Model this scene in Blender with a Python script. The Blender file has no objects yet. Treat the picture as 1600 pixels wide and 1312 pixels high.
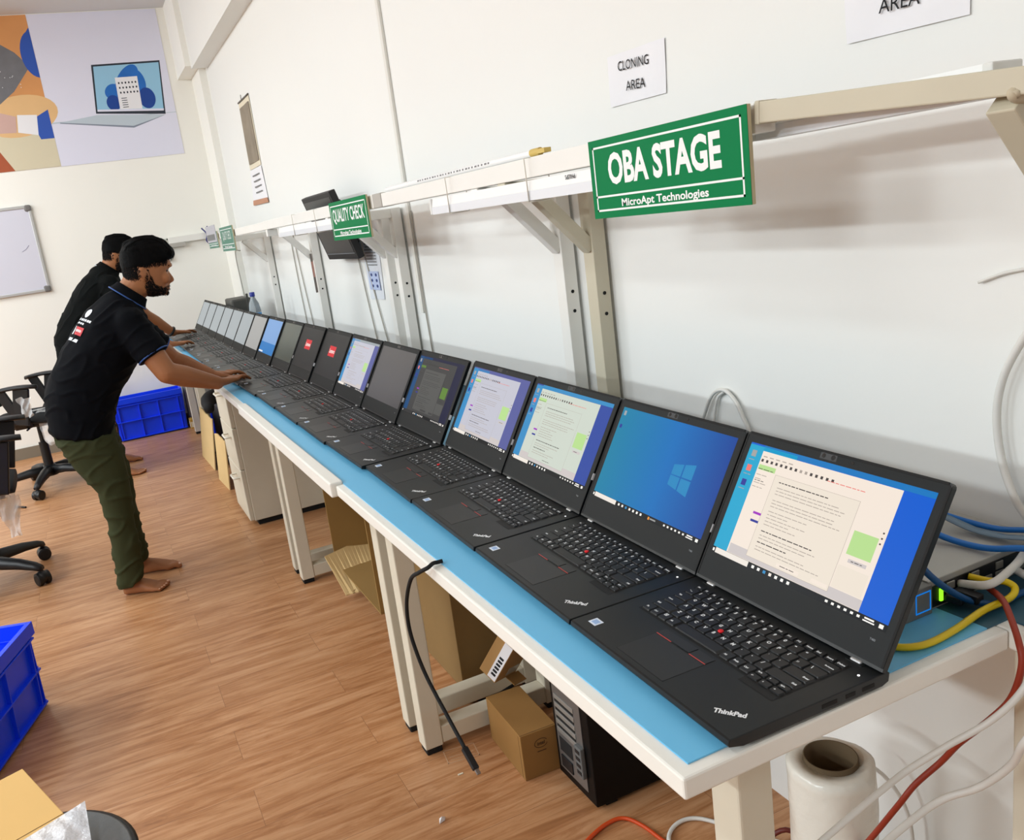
import bpy, bmesh, math, random
from mathutils import Vector, Matrix
from mathutils.bvhtree import BVHTree
R_ = random.Random(7)
SC = bpy.context.scene
COL = SC.collection
PI = math.pi

# ---------------------------------------------------------------- camera
cam_d = bpy.data.cameras.new('camera')
cam = bpy.data.objects.new('camera', cam_d); COL.objects.link(cam)
cam_d.sensor_width = 36.0
cam_d.lens = 1329.16 / 1600 * 36.0
cam_d.shift_x = (800 - 693.383) / 1600
cam_d.shift_y = (648.059 - 656) / 1600
cam_d.clip_start = 0.02
_r = (0.9090945, -0.3913284, -0.1428613)
_d = (-0.2191604, -0.1576173, -0.9628736)
_f = (0.3542823, 0.9066526, -0.2290527)
cam.matrix_world = Matrix.Translation((-0.459336, -0.648077, 1.356657)) @ Matrix((
    (_r[0], -_d[0], -_f[0]), (_r[1], -_d[1], -_f[1]), (_r[2], -_d[2], -_f[2]))).to_4x4()
SC.camera = cam

# ---------------------------------------------------------------- light and exposure
SC.view_settings.view_transform = 'Standard'
SC.view_settings.look = 'None'
SC.view_settings.exposure = 0.0
SC.view_settings.gamma = 1.0
SC.view_settings.use_curve_mapping = False
world = bpy.data.worlds.new('world'); SC.world = world; world.use_nodes = True
world.node_tree.nodes['Background'].inputs[0].default_value = (0.96, 0.98, 1.0, 1)
world.node_tree.nodes['Background'].inputs[1].default_value = 0.40

def area(name, loc, sx, sy, power, rot=(0, 0, 0), col=(0.862, 0.955, 1.0)):
    l = bpy.data.lights.new(name, 'AREA'); l.shape = 'RECTANGLE'; l.size = sx; l.size_y = sy
    l.energy = power; l.color = col
    o = bpy.data.objects.new(name, l); COL.objects.link(o); o.location = loc; o.rotation_euler = rot
    return o
for x, y, pw, tilt in ((-1.6, 0.6, 12, 0), (-1.6, 3.2, 16, 0), (-1.6, 5.2, 18, 0), (-3.0, 4.4, 24, 0), (-4.2, -1.0, 64, .35), (-4.2, 2.0, 58, .35), (-4.2, 5.0, 54, .35),  # lone lamp between rows is an added back-wall fill; tilts brighten the upper wall
                       (-6.8, -1.0, 104, .6), (-6.8, 2.0, 92, .6), (-6.8, 5.0, 82, .6)):
    area('ceiling_and_fill_lamp', (x, y, 3.0), 0.25, 1.25, pw, (0.12 * (tilt > 0), -tilt, 0))

# ---------------------------------------------------------------- helpers
def lin(c):
    c = c / 255.0
    return c / 12.92 if c <= 0.04045 else ((c + 0.055) / 1.055) ** 2.4
def rgb(r, g, b): return (lin(r), lin(g), lin(b), 1.0)
MATS = {}
def mat(name, col, rough=0.5, metal=0.0, emit=None, bump=None, spec=0.5, trans=0.0, alpha=1.0, ior=1.45, var=None, coat=0.0):
    """Principled material; var=(scale, amount) mottles the colour, bump=(scale, strength) roughens it."""
    if name in MATS: return MATS[name]
    m = bpy.data.materials.new(name); m.use_nodes = True
    nt = m.node_tree; p = nt.nodes['Principled BSDF']
    p.inputs['Base Color'].default_value = rgb(*col)
    p.inputs['Roughness'].default_value = rough
    p.inputs['Metallic'].default_value = metal
    p.inputs['Specular IOR Level'].default_value = spec
    p.inputs['Transmission Weight'].default_value = trans
    p.inputs['Alpha'].default_value = alpha
    p.inputs['IOR'].default_value = ior
    p.inputs['Coat Weight'].default_value = coat
    if emit:
        p.inputs['Emission Color'].default_value = rgb(*emit)
        p.inputs['Emission Strength'].default_value = 1.0
    tc = None
    if var or bump:
        tc = nt.nodes.new('ShaderNodeTexCoord')
    if var:
        n = nt.nodes.new('ShaderNodeTexNoise'); n.inputs['Scale'].default_value = var[0]; n.inputs['Detail'].default_value = 4
        nt.links.new(tc.outputs['Object'], n.inputs['Vector'])
        mx = nt.nodes.new('ShaderNodeMix'); mx.data_type = 'RGBA'
        c = rgb(*col); k = var[1]
        mx.inputs[6].default_value = tuple(v * (1 - k) for v in c[:3]) + (1,)
        mx.inputs[7].default_value = tuple(min(1, v * (1 + k)) for v in c[:3]) + (1,)
        nt.links.new(n.outputs['Fac'], mx.inputs[0]); nt.links.new(mx.outputs[2], p.inputs['Base Color'])
    if bump:
        n2 = nt.nodes.new('ShaderNodeTexNoise'); n2.inputs['Scale'].default_value = bump[0]; n2.inputs['Detail'].default_value = 5
        nt.links.new(tc.outputs['Object'], n2.inputs['Vector'])
        b = nt.nodes.new('ShaderNodeBump'); b.inputs['Strength'].default_value = bump[1]; b.inputs['Distance'].default_value = 0.01
        nt.links.new(n2.outputs['Fac'], b.inputs['Height']); nt.links.new(b.outputs['Normal'], p.inputs['Normal'])
    MATS[name] = m
    return m
def emis(name, col, k=1.0, rough=0.3):
    """A lit display colour: emission over a dark glossy panel."""
    if name in MATS: return MATS[name]
    m = mat(name, (4, 4, 5), rough, emit=col, spec=0.12)
    m.node_tree.nodes['Principled BSDF'].inputs['Emission Strength'].default_value = k
    return m

TXT = {}
def text_geo(s, bold=0.0):
    key = (s, bold)
    if key in TXT: return TXT[key]
    cu = bpy.data.curves.new('t', 'FONT'); cu.body = s; cu.size = 1.0; cu.offset = bold; cu.resolution_u = 3
    cu.fill_mode = 'FRONT'
    o = bpy.data.objects.new('t', cu); COL.objects.link(o)
    dg = bpy.context.evaluated_depsgraph_get()
    me = bpy.data.meshes.new_from_object(o.evaluated_get(dg))
    v = [tuple(p.co) for p in me.vertices]; f = [tuple(p.vertices) for p in me.polygons]
    nf = [p.normal.z for p in me.polygons]
    f = [q if n >= 0 else q[::-1] for q, n in zip(f, nf)]
    bpy.data.objects.remove(o); bpy.data.curves.remove(cu); bpy.data.meshes.remove(me)
    if v:
        x0 = min(p[0] for p in v); x1 = max(p[0] for p in v); y0 = min(p[1] for p in v); y1 = max(p[1] for p in v)
    else: x0 = x1 = y0 = y1 = 0
    TXT[key] = (v, f, (x0, x1, y0, y1))
    return TXT[key]

class MB:
    """Collects primitives into one mesh; m = material slot, s = smooth."""
    def __init__(self): self.v = []; self.f = []; self.mi = []; self.sm = []; self.M = None
    def add(self, vs, fs, m=0, s=False, M=None):
        b = len(self.v)
        for p in vs:
            q = Vector(p)
            if M is not None: q = M @ q
            if self.M is not None: q = self.M @ q
            self.v.append(tuple(q))
        for f in fs:
            self.f.append(tuple(b + i for i in f)); self.mi.append(m); self.sm.append(s)
        return self
    def box(self, x0, x1, y0, y1, z0, z1, m=0, bev=0.0, M=None, seg=2):
        x0, x1 = min(x0, x1), max(x0, x1); y0, y1 = min(y0, y1), max(y0, y1); z0, z1 = min(z0, z1), max(z0, z1)
        bm = bmesh.new(); bmesh.ops.create_cube(bm, size=1.0)
        for v in bm.verts:
            v.co = Vector((x0 + (v.co.x + .5) * (x1 - x0), y0 + (v.co.y + .5) * (y1 - y0), z0 + (v.co.z + .5) * (z1 - z0)))
        if bev:
            bev = min(bev, 0.49 * min(x1 - x0, y1 - y0, z1 - z0))
            bmesh.ops.bevel(bm, geom=list(bm.edges), offset=bev, segments=seg, profile=0.5, affect='EDGES')
        bm.verts.index_update()
        self.add([tuple(v.co) for v in bm.verts], [[v.index for v in f.verts] for f in bm.faces], m, False, M)
        bm.free(); return self
    def beam(self, p0, p1, w, h, m=0, bev=0.0, up=(0, 0, 1)):
        p0 = Vector(p0); p1 = Vector(p1); d = (p1 - p0); L = d.length; d.normalize()
        u = Vector(up); s = d.cross(u)
        if s.length < 1e-4: s = d.cross(Vector((1, 0, 0)))
        s.normalize(); u = s.cross(d)
        M = Matrix.Translation(p0) @ Matrix((d, s, u)).transposed().to_4x4()
        return self.box(0, L, -w / 2, w / 2, -h / 2, h / 2, m, bev, M)
    def cyl(self, p0, p1, r0, r1=None, n=24, m=0, caps=True, s=True):
        r1 = r0 if r1 is None else r1
        p0 = Vector(p0); p1 = Vector(p1); d = (p1 - p0).normalized()
        a = d.orthogonal().normalized(); b = d.cross(a)
        vs = [p0 + (a * math.cos(2 * PI * i / n) + b * math.sin(2 * PI * i / n)) * r0 for i in range(n)]
        vs += [p1 + (a * math.cos(2 * PI * i / n) + b * math.sin(2 * PI * i / n)) * r1 for i in range(n)]
        self.add(vs, [(i, (i + 1) % n, n + (i + 1) % n, n + i) for i in range(n)], m, s)
        if caps: self.add(vs[:n], [tuple(range(n))[::-1]], m); self.add(vs[n:], [tuple(range(n))], m)
        return self
    def loft(self, rings, m=0, caps=True, s=True, closed=True):
        n = len(rings[0]); vs = [p for r in rings for p in r]; fs = []
        for k in range(len(rings) - 1):
            for i in range(n if closed else n - 1):
                j = (i + 1) % n
                fs.append((k * n + i, k * n + j, (k + 1) * n + j, (k + 1) * n + i))
        if caps:
            fs.append(tuple(range(n))[::-1]); fs.append(tuple((len(rings) - 1) * n + i for i in range(n)))
        return self.add(vs, fs, m, s)
    def lathe(self, prof, c=(0, 0, 0), n=32, m=0, s=True, caps=True):
        c = Vector(c)
        return self.loft([[c + Vector((r * math.cos(2 * PI * i / n), r * math.sin(2 * PI * i / n), z)) for i in range(n)] for r, z in prof], m, caps, s)
    def tube(self, pts, r, n=10, m=0, sub=6):
        P = spline(pts, sub) if sub else [Vector(p) for p in pts]
        rs = r if isinstance(r, (list, tuple)) else [r] * len(P)
        if len(rs) != len(P):
            rs = [rs[min(len(rs) - 1, int(i * (len(rs) - 1) / (len(P) - 1)))] + (rs[min(len(rs) - 1, int(i * (len(rs) - 1) / (len(P) - 1)) + 1)] - rs[min(len(rs) - 1, int(i * (len(rs) - 1) / (len(P) - 1)))]) * ((i * (len(rs) - 1) / (len(P) - 1)) % 1) for i in range(len(P))]
        rings = []; a = None
        for i, p in enumerate(P):
            d = (P[min(i + 1, len(P) - 1)] - P[max(i - 1, 0)])
            d = d.normalized() if d.length > 1e-9 else Vector((0, 0, 1))
            a = d.orthogonal().normalized() if a is None else (a - d * a.dot(d)).normalized()
            b = d.cross(a)
            rings.append([p + (a * math.cos(2 * PI * k / n) + b * math.sin(2 * PI * k / n)) * rs[i] for k in range(n)])
        return self.loft(rings, m)
    def prism(self, poly, z0, z1, m=0, M=None):
        n = len(poly)
        vs = [(x, y, z0) for x, y in poly] + [(x, y, z1) for x, y in poly]
        fs = [tuple(range(n))[::-1], tuple(range(n, 2 * n))] + [(i, (i + 1) % n, n + (i + 1) % n, n + i) for i in range(n)]
        return self.add(vs, fs, m, False, M)
    def poly(self, pts, m=0, M=None): return self.add(pts, [tuple(range(len(pts)))], m, False, M)
    def text(self, s, M, h=None, w=None, bold=0.0, m=0, align='C'):
        """Flat lettering: the string is scaled to height h and width w, then placed by M (x right, y up)."""
        v, f, (x0, x1, y0, y1) = text_geo(s, bold)
        if not v: return self
        if h is None: sy = sx = w / (x1 - x0)
        else:
            sy = h / (y1 - y0); sx = sy if w is None else w / (x1 - x0)
        ox = {'C': (x0 + x1) / 2, 'L': x0, 'R': x1}[align]; oy = (y0 + y1) / 2
        return self.add([((x - ox) * sx, (y - oy) * sy, z) for x, y, z in v], f, m, False, M)
    def ellipsoid(self, c, rx, ry, rz, m=0, nu=20, nv=12, M=None):
        vs = []; fs = []
        for j in range(nv + 1):
            t = PI * j / nv
            for i in range(nu):
                u = 2 * PI * i / nu
                vs.append((c[0] + rx * math.sin(t) * math.cos(u), c[1] + ry * math.sin(t) * math.sin(u), c[2] + rz * math.cos(t)))
        for j in range(nv):
            for i in range(nu):
                k = (i + 1) % nu
                fs.append((j * nu + i, (j + 1) * nu + i, (j + 1) * nu + k, j * nu + k))
        return self.add(vs, fs, m, True, M)
    def mesh(self, name, mats, off=(0, 0, 0)):
        me = bpy.data.meshes.new(name)
        o = Vector(off)
        me.from_pydata([tuple(Vector(p) - o) for p in self.v], [], self.f)
        for mm in (mats if isinstance(mats, (list, tuple)) else [mats]): me.materials.append(mm)
        me.polygons.foreach_set('material_index', self.mi)
        me.polygons.foreach_set('use_smooth', self.sm)
        me.update()
        return me
def spline(pts, sub):
    P = [Vector(p) for p in pts]
    if len(P) < 3: return [P[0].lerp(P[-1], i / sub) for i in range(sub + 1)]
    Q = [P[0] * 2 - P[1]] + P + [P[-1] * 2 - P[-2]]; out = []
    for i in range(1, len(Q) - 2):
        p0, p1, p2, p3 = Q[i - 1:i + 3]
        for k in range(sub):
            t = k / sub
            out.append(0.5 * ((2 * p1) + (p2 - p0) * t + (2 * p0 - 5 * p1 + 4 * p2 - p3) * t * t + (3 * p1 - p0 - 3 * p2 + p3) * t ** 3))
    out.append(P[-1]); return out

def tag(o, label=None, cat=None, group=None, kind=None):
    if label: o['label'] = label
    if cat: o['category'] = cat
    if group: o['group'] = group
    if kind: o['kind'] = kind
    return o
def thing(name, label, cat, loc=(0, 0, 0), rotz=0.0, group=None):
    o = bpy.data.objects.new(name, None); COL.objects.link(o); o.location = loc; o.rotation_euler = (0, 0, rotz)
    o.empty_display_size = 0.05
    return tag(o, label, cat, group)
def root_loc(o):
    v = Vector((0, 0, 0))
    while o is not None: v = v + o.location; o = o.parent
    return v
def obj(name, mb, mats, parent=None, world=False, label=None):
    """One mesh object. world=True: the mesh was built in world coordinates, the parents are not rotated."""
    off = root_loc(parent) if (world and parent is not None) else (0, 0, 0)
    me = mb.mesh(name, mats, off) if isinstance(mb, MB) else mb
    o = bpy.data.objects.new(name, me); COL.objects.link(o)
    if parent is not None: o.parent = parent
    if label: o['label'] = label
    return o
def single(name, mb, mats, label, cat, group=None, base=None):
    """A thing that is one mesh, its origin moved to the middle of its underside."""
    xs = [p[0] for p in mb.v]; ys = [p[1] for p in mb.v]; zs = [p[2] for p in mb.v]
    c = ((min(xs) + max(xs)) / 2, (min(ys) + max(ys)) / 2, min(zs)) if base is None else base
    o = bpy.data.objects.new(name, mb.mesh(name, mats, c)); COL.objects.link(o); o.location = c
    return tag(o, label, cat, group)
def struct(name, mb, mats, parent=None):
    o = obj(name, mb, mats, parent)
    if parent is None: o['kind'] = 'structure'
    return o
def dup(root, loc, rotz, label=None, name=None):
    r = root.copy(); COL.objects.link(r); r.location = loc; r.rotation_euler = (0, 0, rotz)
    if label: r['label'] = label
    for ch in list(root.children):
        c = ch.copy(); COL.objects.link(c); c.parent = r
        for g in list(ch.children):
            d = g.copy(); COL.objects.link(d); d.parent = c
    return r
def frame_M(o, x, y):
    """Matrix whose x axis is x, y axis is y, at o."""
    x = Vector(x).normalized(); y = Vector(y); y = (y - x * y.dot(x)).normalized(); z = x.cross(y)
    return Matrix.Translation(Vector(o)) @ Matrix((x, y, z)).transposed().to_4x4()

# ---------------------------------------------------------------- common materials
WHITE = mat('powder_coated_white', (228, 224, 212), 0.45, var=(6, 0.05))
CREAM = mat('cream_painted_steel', (214, 207, 188), 0.5, var=(7, 0.07))
BLACKP = mat('black_plastic', (22, 23, 26), 0.5)
RUBBER = mat('black_rubber', (18, 18, 18), 0.8)
CARD = mat('brown_cardboard', (176, 136, 84), 0.9, var=(14, 0.08))
CARDL = mat('pale_cardboard', (214, 184, 130), 0.9, var=(12, 0.07))
CARDD = mat('kraft_cardboard', (150, 110, 58), 0.9, var=(10, 0.08))
PAPER = mat('white_paper', (236, 235, 238), 0.8)
INK = mat('black_ink', (24, 24, 28), 0.8)
BLUECRATE = mat('blue_crate_plastic', (8, 66, 252), 0.42, var=(3, 0.06))
GREEN = mat('green_sign_face', (0, 122, 70), 0.5, spec=.12)
SIGNW = mat('white_lettering', (240, 242, 240), 0.5)
STEEL = mat('brushed_steel', (150, 150, 152), 0.35, metal=0.9)

# ================================================================ the room
WX, LY, CZ = 0.71, 6.45, 3.14
def wall_mat(name, col):
    return mat(name, col, 0.75, bump=(38, 0.04), var=(0.8, 0.025), spec=0.3)
WALLM = wall_mat('painted_wall_right', (236, 236, 232))
WALLB = wall_mat('painted_wall_back', (246, 244, 236))
struct('wall_right', MB().box(WX, WX + 0.15, -4.0, LY + 0.15, 0, CZ), WALLM)
struct('wall_back', MB().box(-9.0, WX, LY, LY + 0.15, 0, CZ), WALLB)
struct('ceiling', MB().box(-9.0, WX + 0.15, -4.0, LY + 0.15, CZ, CZ + 0.12), mat('ceiling_paint', (218, 220, 222), 0.85))
# corner pier and the beam soffit running along the right wall
struct('trim_1', MB().box(0.555, WX, 5.95, LY, 2.62, CZ).box(0.66, WX, 6.05, LY, 0.0, 2.62), WALLB)
struct('trim_2', MB().box(0.595, WX, -4.0, 5.95, 2.60, CZ), WALLM)
struct('baseboard_back', MB().box(-9.0, WX, LY - 0.014, LY, 0, 0.085), mat('skirting_tile', (128, 118, 102), 0.5))
# wood-look vinyl floor, planks running across the room
fm = bpy.data.materials.new('wood_plank_floor'); fm.use_nodes = True
nt = fm.node_tree; p = nt.nodes['Principled BSDF']
tc = nt.nodes.new('ShaderNodeTexCoord')
def node(t, **k):
    n = nt.nodes.new(t)
    for a, b in k.items(): setattr(n, a, b)
    return n
mp = node('ShaderNodeMapping'); mp.inputs['Scale'].default_value = (1.0, 1.0, 1.0)
nt.links.new(tc.outputs['Object'], mp.inputs['Vector'])
br = node('ShaderNodeTexBrick'); br.inputs['Scale'].default_value = 1.0
br.inputs['Brick Width'].default_value = 0.92; br.inputs['Row Height'].default_value = 0.152
br.inputs['Mortar Size'].default_value = 0.0006; br.inputs['Bias'].default_value = 0.0
br.inputs['Color1'].default_value = (0, 0, 0, 1); br.inputs['Color2'].default_value = (1, 1, 1, 1); br.inputs['Mortar'].default_value = (0.5, 0.5, 0.5, 1)
br.offset = 0.37
nt.links.new(mp.outputs['Vector'], br.inputs['Vector'])
def grain(scale, sc, det, rough, dist):
    sh = node('ShaderNodeVectorMath', operation='MULTIPLY_ADD')
    nt.links.new(br.outputs['Color'], sh.inputs[0]); sh.inputs[1].default_value = (3.1, 1.7, 0)
    m2 = node('ShaderNodeMapping'); m2.inputs['Scale'].default_value = scale
    nt.links.new(tc.outputs['Object'], sh.inputs[2]); nt.links.new(sh.outputs['Vector'], m2.inputs['Vector'])
    n = node('ShaderNodeTexNoise'); n.inputs['Scale'].default_value = sc; n.inputs['Detail'].default_value = det; n.inputs['Roughness'].default_value = rough; n.inputs['Distortion'].default_value = dist
    nt.links.new(m2.outputs['Vector'], n.inputs['Vector']); return n
n1 = grain((1.5, 14.0, 1.0), 2.0, 9, 0.70, 0.8)        # long figure of the wood
n3 = grain((5.0, 90.0, 1.0), 1.6, 4, 0.6, 0.2)          # fine fibre
ad = node('ShaderNodeMath', operation='MULTIPLY_ADD'); ad.inputs[1].default_value = 0.16
nt.links.new(n3.outputs['Fac'], ad.inputs[0]); nt.links.new(n1.outputs['Fac'], ad.inputs[2])
cr = node('ShaderNodeValToRGB')
e = cr.color_ramp.elements
e[0].position = 0.26; e[0].color = rgb(122, 76, 44)
e[1].position = 0.94; e[1].color = rgb(220, 178, 140)
e.new(0.50).color = rgb(174, 121, 79); e.new(0.64).color = rgb(196, 146, 104)
nt.links.new(ad.outputs[0], cr.inputs['Fac'])
mx = node('ShaderNodeMix', data_type='RGBA', blend_type='MULTIPLY'); mx.inputs[0].default_value = 1.0
cr2 = node('ShaderNodeValToRGB'); cr2.color_ramp.elements[0].color = (0.93, 0.92, 0.91, 1); cr2.color_ramp.elements[1].color = (1.0, 1.0, 1.0, 1)
nt.links.new(br.outputs['Color'], cr2.inputs['Fac'])
nt.links.new(cr.outputs['Color'], mx.inputs[6]); nt.links.new(cr2.outputs['Color'], mx.inputs[7])
mx2 = node('ShaderNodeMix', data_type='RGBA'); mx2.inputs[7].default_value = rgb(136, 96, 68)
nt.links.new(br.outputs['Fac'], mx2.inputs[0]); nt.links.new(mx.outputs[2], mx2.inputs[6])
nt.links.new(mx2.outputs[2], p.inputs['Base Color'])
p.inputs['Roughness'].default_value = 0.36; p.inputs['Specular IOR Level'].default_value = 0.4
bp = node('ShaderNodeBump'); bp.inputs['Strength'].default_value = 0.05; bp.inputs['Distance'].default_value = 0.003
nt.links.new(ad.outputs[0], bp.inputs['Height']); nt.links.new(bp.outputs['Normal'], p.inputs['Normal'])
struct('floor', MB().box(-9.0, WX + 0.15, -4.0, LY + 0.15, -0.1, 0.0), fm)

# plastic cable conduit up the right wall
single('wall_conduit', MB().box(WX - 0.012, WX, 2.368, 2.392, 1.0, 2.60, 0, 0.003), mat('conduit_pvc', (224, 222, 214), 0.5),
       'slim white plastic conduit running up the wall behind the light rail', 'conduit')

# ---------------------------------------------------------------- printed posters on the back wall
def back_M(x, z, d=0.002): return frame_M((x, LY - d, z), (1, 0, 0), (0, 0, 1))
SKIN1 = mat('poster_skin_print', (214, 150, 92), 0.5, var=(2.5, 0.22)); SKIN2 = mat('poster_pale_skin_print', (226, 184, 130), 0.5, var=(2.0, 0.18))
PBLUE = mat('poster_blue_print', (44, 84, 176), 0.5); PLAV = mat('poster_lavender_print', (226, 226, 242), 0.5, var=(1.2, 0.03))
PGREY = mat('poster_grey_print', (112, 112, 116), 0.5, var=(18, 0.18)); PCREAM = mat('poster_cream_print', (214, 204, 176), 0.5, var=(2, 0.06))
PROSE = mat('poster_rose_print', (206, 170, 160), 0.5, var=(5, 0.1)); PDK = mat('poster_dark_print', (40, 48, 60), 0.5)
PMID = mat('poster_azure_print', (30, 106, 190), 0.5, var=(6, 0.3)); PSKY = mat('poster_sky_print', (150, 198, 226), 0.5); PNAVY = mat('poster_navy_print', (18, 64, 146), 0.5, var=(8, 0.15))
PRUST = mat('poster_rust_print', (170, 84, 48), 0.5, var=(4, 0.2))
def circ(cx, cy, rx, ry, n=28, a=0.0, t0=0, t1=2 * PI):
    out = []
    for i in range(n):
        t = t0 + (t1 - t0) * i / (n - (0 if abs(t1 - t0) > 6.2 else 1))
        x, y = rx * math.cos(t), ry * math.sin(t)
        out.append((cx + x * math.cos(a) - y * math.sin(a), cy + x * math.sin(a) + y * math.cos(a)))
    return out
def flat(mb, pts, M, m, d): mb.add([(x, y, d) for x, y in pts], [tuple(range(len(pts)))], m, False, M)
# left sheet: close-up of hands and a dark slab (its left part runs out of the frame)
b = MB(); M = back_M(-0.95, 2.09)
b.box(0, 0.551, 0, 1.045, 0, 0.0015, 0, 0, M)
flat(b, [(0.0, 0.0), (0.551, 0.0), (0.551, 0.25), (0.36, 0.30), (0.1, 0.22), (0.0, 0.12)], M, 3, .0018)
flat(b, [(0.0, 0.30), (0.0, 0.0), (0.24, 0.0), (0.19, 0.10), (0.13, 0.22), (0.10, 0.30)], M, 6, .0019)
flat(b, circ(0.36, 0.37, 0.26, 0.14, a=0.15), M, 1, .0020)
flat(b, [(0.0, 0.38), (0.22, 0.44), (0.36, 0.54), (0.50, 0.70), (0.42, 0.80), (0.2, 0.96), (0.0, 0.98)], M, 2, .0022)
flat(b, [(0.551, 0.62), (0.551, 0.96)] + circ(0.56, 0.78, 0.10, 0.16, 14, 0, 1.9, 4.4), M, 4, .0024)
flat(b, [(0.551, 0.20), (0.551, 0.40), (0.47, 0.36), (0.44, 0.27), (0.46, 0.20)], M, 4, .0026)
flat(b, [(0.47, 0.37), (0.34, 0.38), (0.32, 0.26), (0.45, 0.23)], M, 5, .0028)
flat(b, [(0.05, 0.27), (0.31, 0.26), (0.33, 0.37), (0.18, 0.42), (0.05, 0.40)], M, 7, .0028)
for k in range(46):
    u, w_ = R_.uniform(.05, .42), R_.uniform(.55, .85)
    if u + (w_ - .6) < .45: flat(b, circ(u, w_, .003, .003, 6), M, 5, .0030)
single('wall_poster', b, [SKIN1, SKIN2, PGREY, PCREAM, PBLUE, PAPER, PRUST, PROSE],
       'printed close-up of hands and a grey slab, high on the back wall at left', 'poster')
# right sheet: pale lavender with a picture of an open laptop
b = MB(); M = back_M(-0.398, 2.087)
b.box(0, 0.894, 0, 1.047, 0, 0.0016, 0, 0, M)
flat(b, [(0.0, 0.30), (0.894, 0.305), (0.894, 0.31), (0.0, 0.31)], M, 6, .0018)
flat(b, [(0.36, 0.685), (0.85, 0.685), (0.815, 0.30), (0.32, 0.345)], M, 2, .0020)
flat(b, [(0.372, 0.672), (0.84, 0.672), (0.806, 0.325), (0.333, 0.358)], M, 1, .0022)
flat(b, circ(0.585, 0.56, 0.13, 0.065, a=0.9), M, 3, .00235); flat(b, circ(0.66, 0.55, 0.055, 0.09, a=0.2), M, 3, .00240)
flat(b, circ(0.47, 0.49, 0.06, 0.05, a=0.6), M, 3, .00245); flat(b, circ(0.46, 0.41, 0.05, 0.055), M, 4, .00250)
flat(b, circ(0.705, 0.425, 0.06, 0.075), M, 4, .00255)
flat(b, [(0.335, 0.372), (0.810, 0.340), (0.806, 0.325), (0.333, 0.358)], M, 0, .0026)
flat(b, [(0.505, 0.585), (0.665, 0.585), (0.655, 0.352), (0.495, 0.362)], M, 5, .0028)
for r in range(3):
    for c in range(6): flat(b, circ(0.525 + c * .024, 0.545 - r * .034, .006, .008, 8), M, 2, .0030)
for r in range(5): flat(b, [(0.52, .435 - r * .016), (0.56, .435 - r * .016), (0.56, .440 - r * .016), (0.52, .440 - r * .016)], M, 2, .0030)
flat(b, [(0.33, 0.335), (0.815, 0.295), (0.565, 0.235), (0.06, 0.305)], M, 6, .0020)
flat(b, [(0.06, 0.305), (0.565, 0.235), (0.815, 0.295), (0.565, 0.222), (0.06, 0.298)], M, 7, .0023)
single('wall_poster', b, [PLAV, PSKY, PDK, PMID, PNAVY, PAPER, mat('poster_silver_print', (190, 202, 212), 0.5), mat('poster_shadow_print', (132, 140, 156), 0.5)],
       'pale lavender poster picturing an open laptop, high on the back wall', 'poster')
# whiteboard
wb = thing('whiteboard', 'white dry-erase board in an aluminium frame on the back wall below the posters', 'whiteboard', (-1.27, LY - 0.02, 1.212))
b = MB(); b.box(-1.86, -0.685, LY - 0.016, LY - 0.004, 1.225, 1.828)
obj('writing_surface', b, mat('whiteboard_enamel', (214, 214, 226), 0.25), wb, True)
b = MB()
for z in (1.212, 1.822): b.box(-1.87, -0.672, LY - 0.022, LY, z, z + 0.022, 0, 0.004)
for x in (-1.87, -0.692): b.box(x, x + 0.02, LY - 0.022, LY, 1.212, 1.844, 0, 0.004)
obj('frame', b, mat('aluminium_frame', (196, 196, 194), 0.4, metal=0.5), wb, True)
for x, z in ((-0.716, 1.208), (-0.716, 1.798)):
    obj('corner_cap', MB().box(x, x + 0.048, LY - 0.027, LY, z, z + 0.048, 0, 0.012), mat('grey_corner_plastic', (112, 110, 108), 0.5), wb, True)
b = MB(); b.tube([(-0.80, LY - .0165, 1.52), (-0.77, LY - .0165, 1.535), (-0.745, LY - .0165, 1.56)], 0.0015, 6)
obj('pen_mark', b, mat('faint_pen', (120, 120, 150), 0.6), wb, True)

# ================================================================ the long bench: five tables in a line
TZ = 0.75
RIM = mat('white_edge_band', (238, 236, 228), 0.35, var=(5, 0.03))
def workbench(y0, y1, x0, label, proud=0.0, near=False):
    t = thing('workbench', label, 'table', ((x0 + .505) / 2, (y0 + y1) / 2, 0), 0, 'white workbenches in a line')
    b = MB(); b.box(x0, .505, y0, y1, TZ - .027, TZ + proud, 0, .003) if not proud else b.box(x0 + .02, .505, y0, y1, TZ - .027, TZ, 0, .002).box(x0, x0 + .034, y0, y1, TZ - .030, TZ + proud, 0, .004)
    obj('worktop', b, RIM, t, True)
    for yy in (y0 + .035, y1 - .085):
        for xx in ((.098,) if y0 == 0 and yy < .1 else (.09, .452)):
            lg = obj('leg', MB().box(xx, xx + .05, yy, yy + .05, .018, TZ - .0275, 0, .003), CREAM, t, True)
            obj('foot', MB().box(xx + .003, xx + .047, yy + .003, yy + .047, 0, .019, 0, .003), RUBBER, lg, True)
        xr = .505 if y0 == 0 and yy < .1 else .4525
        obj('bottom_rail', MB().box(.1400 if xr < .5 else .1480, xr, yy + .002, yy + .048, .022, .070, 0, .003), CREAM, t, True)
        obj('top_rail', MB().box(.1400 if xr < .5 else .1480, xr, yy + .002, yy + .048, TZ - .062, TZ - .0275, 0, .003), CREAM, t, True)
    return t
workbench(0.0, 1.317, 0.0, 'nearest white workbench of the line, with the loose black cable over its front edge')
workbench(1.320, 2.640, -0.014, 'second white workbench from the camera, its raised front edge strip standing proud', 0.008)
workbench(2.645, 3.930, -0.004, 'third white workbench, the one with the drawer pedestal under it')
workbench(3.935, 5.230, -0.002, 'fourth white workbench, behind the arms of the man in green trousers')
workbench(5.235, 6.020, 0.0, 'last white workbench at the back wall, short end of the line')
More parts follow.
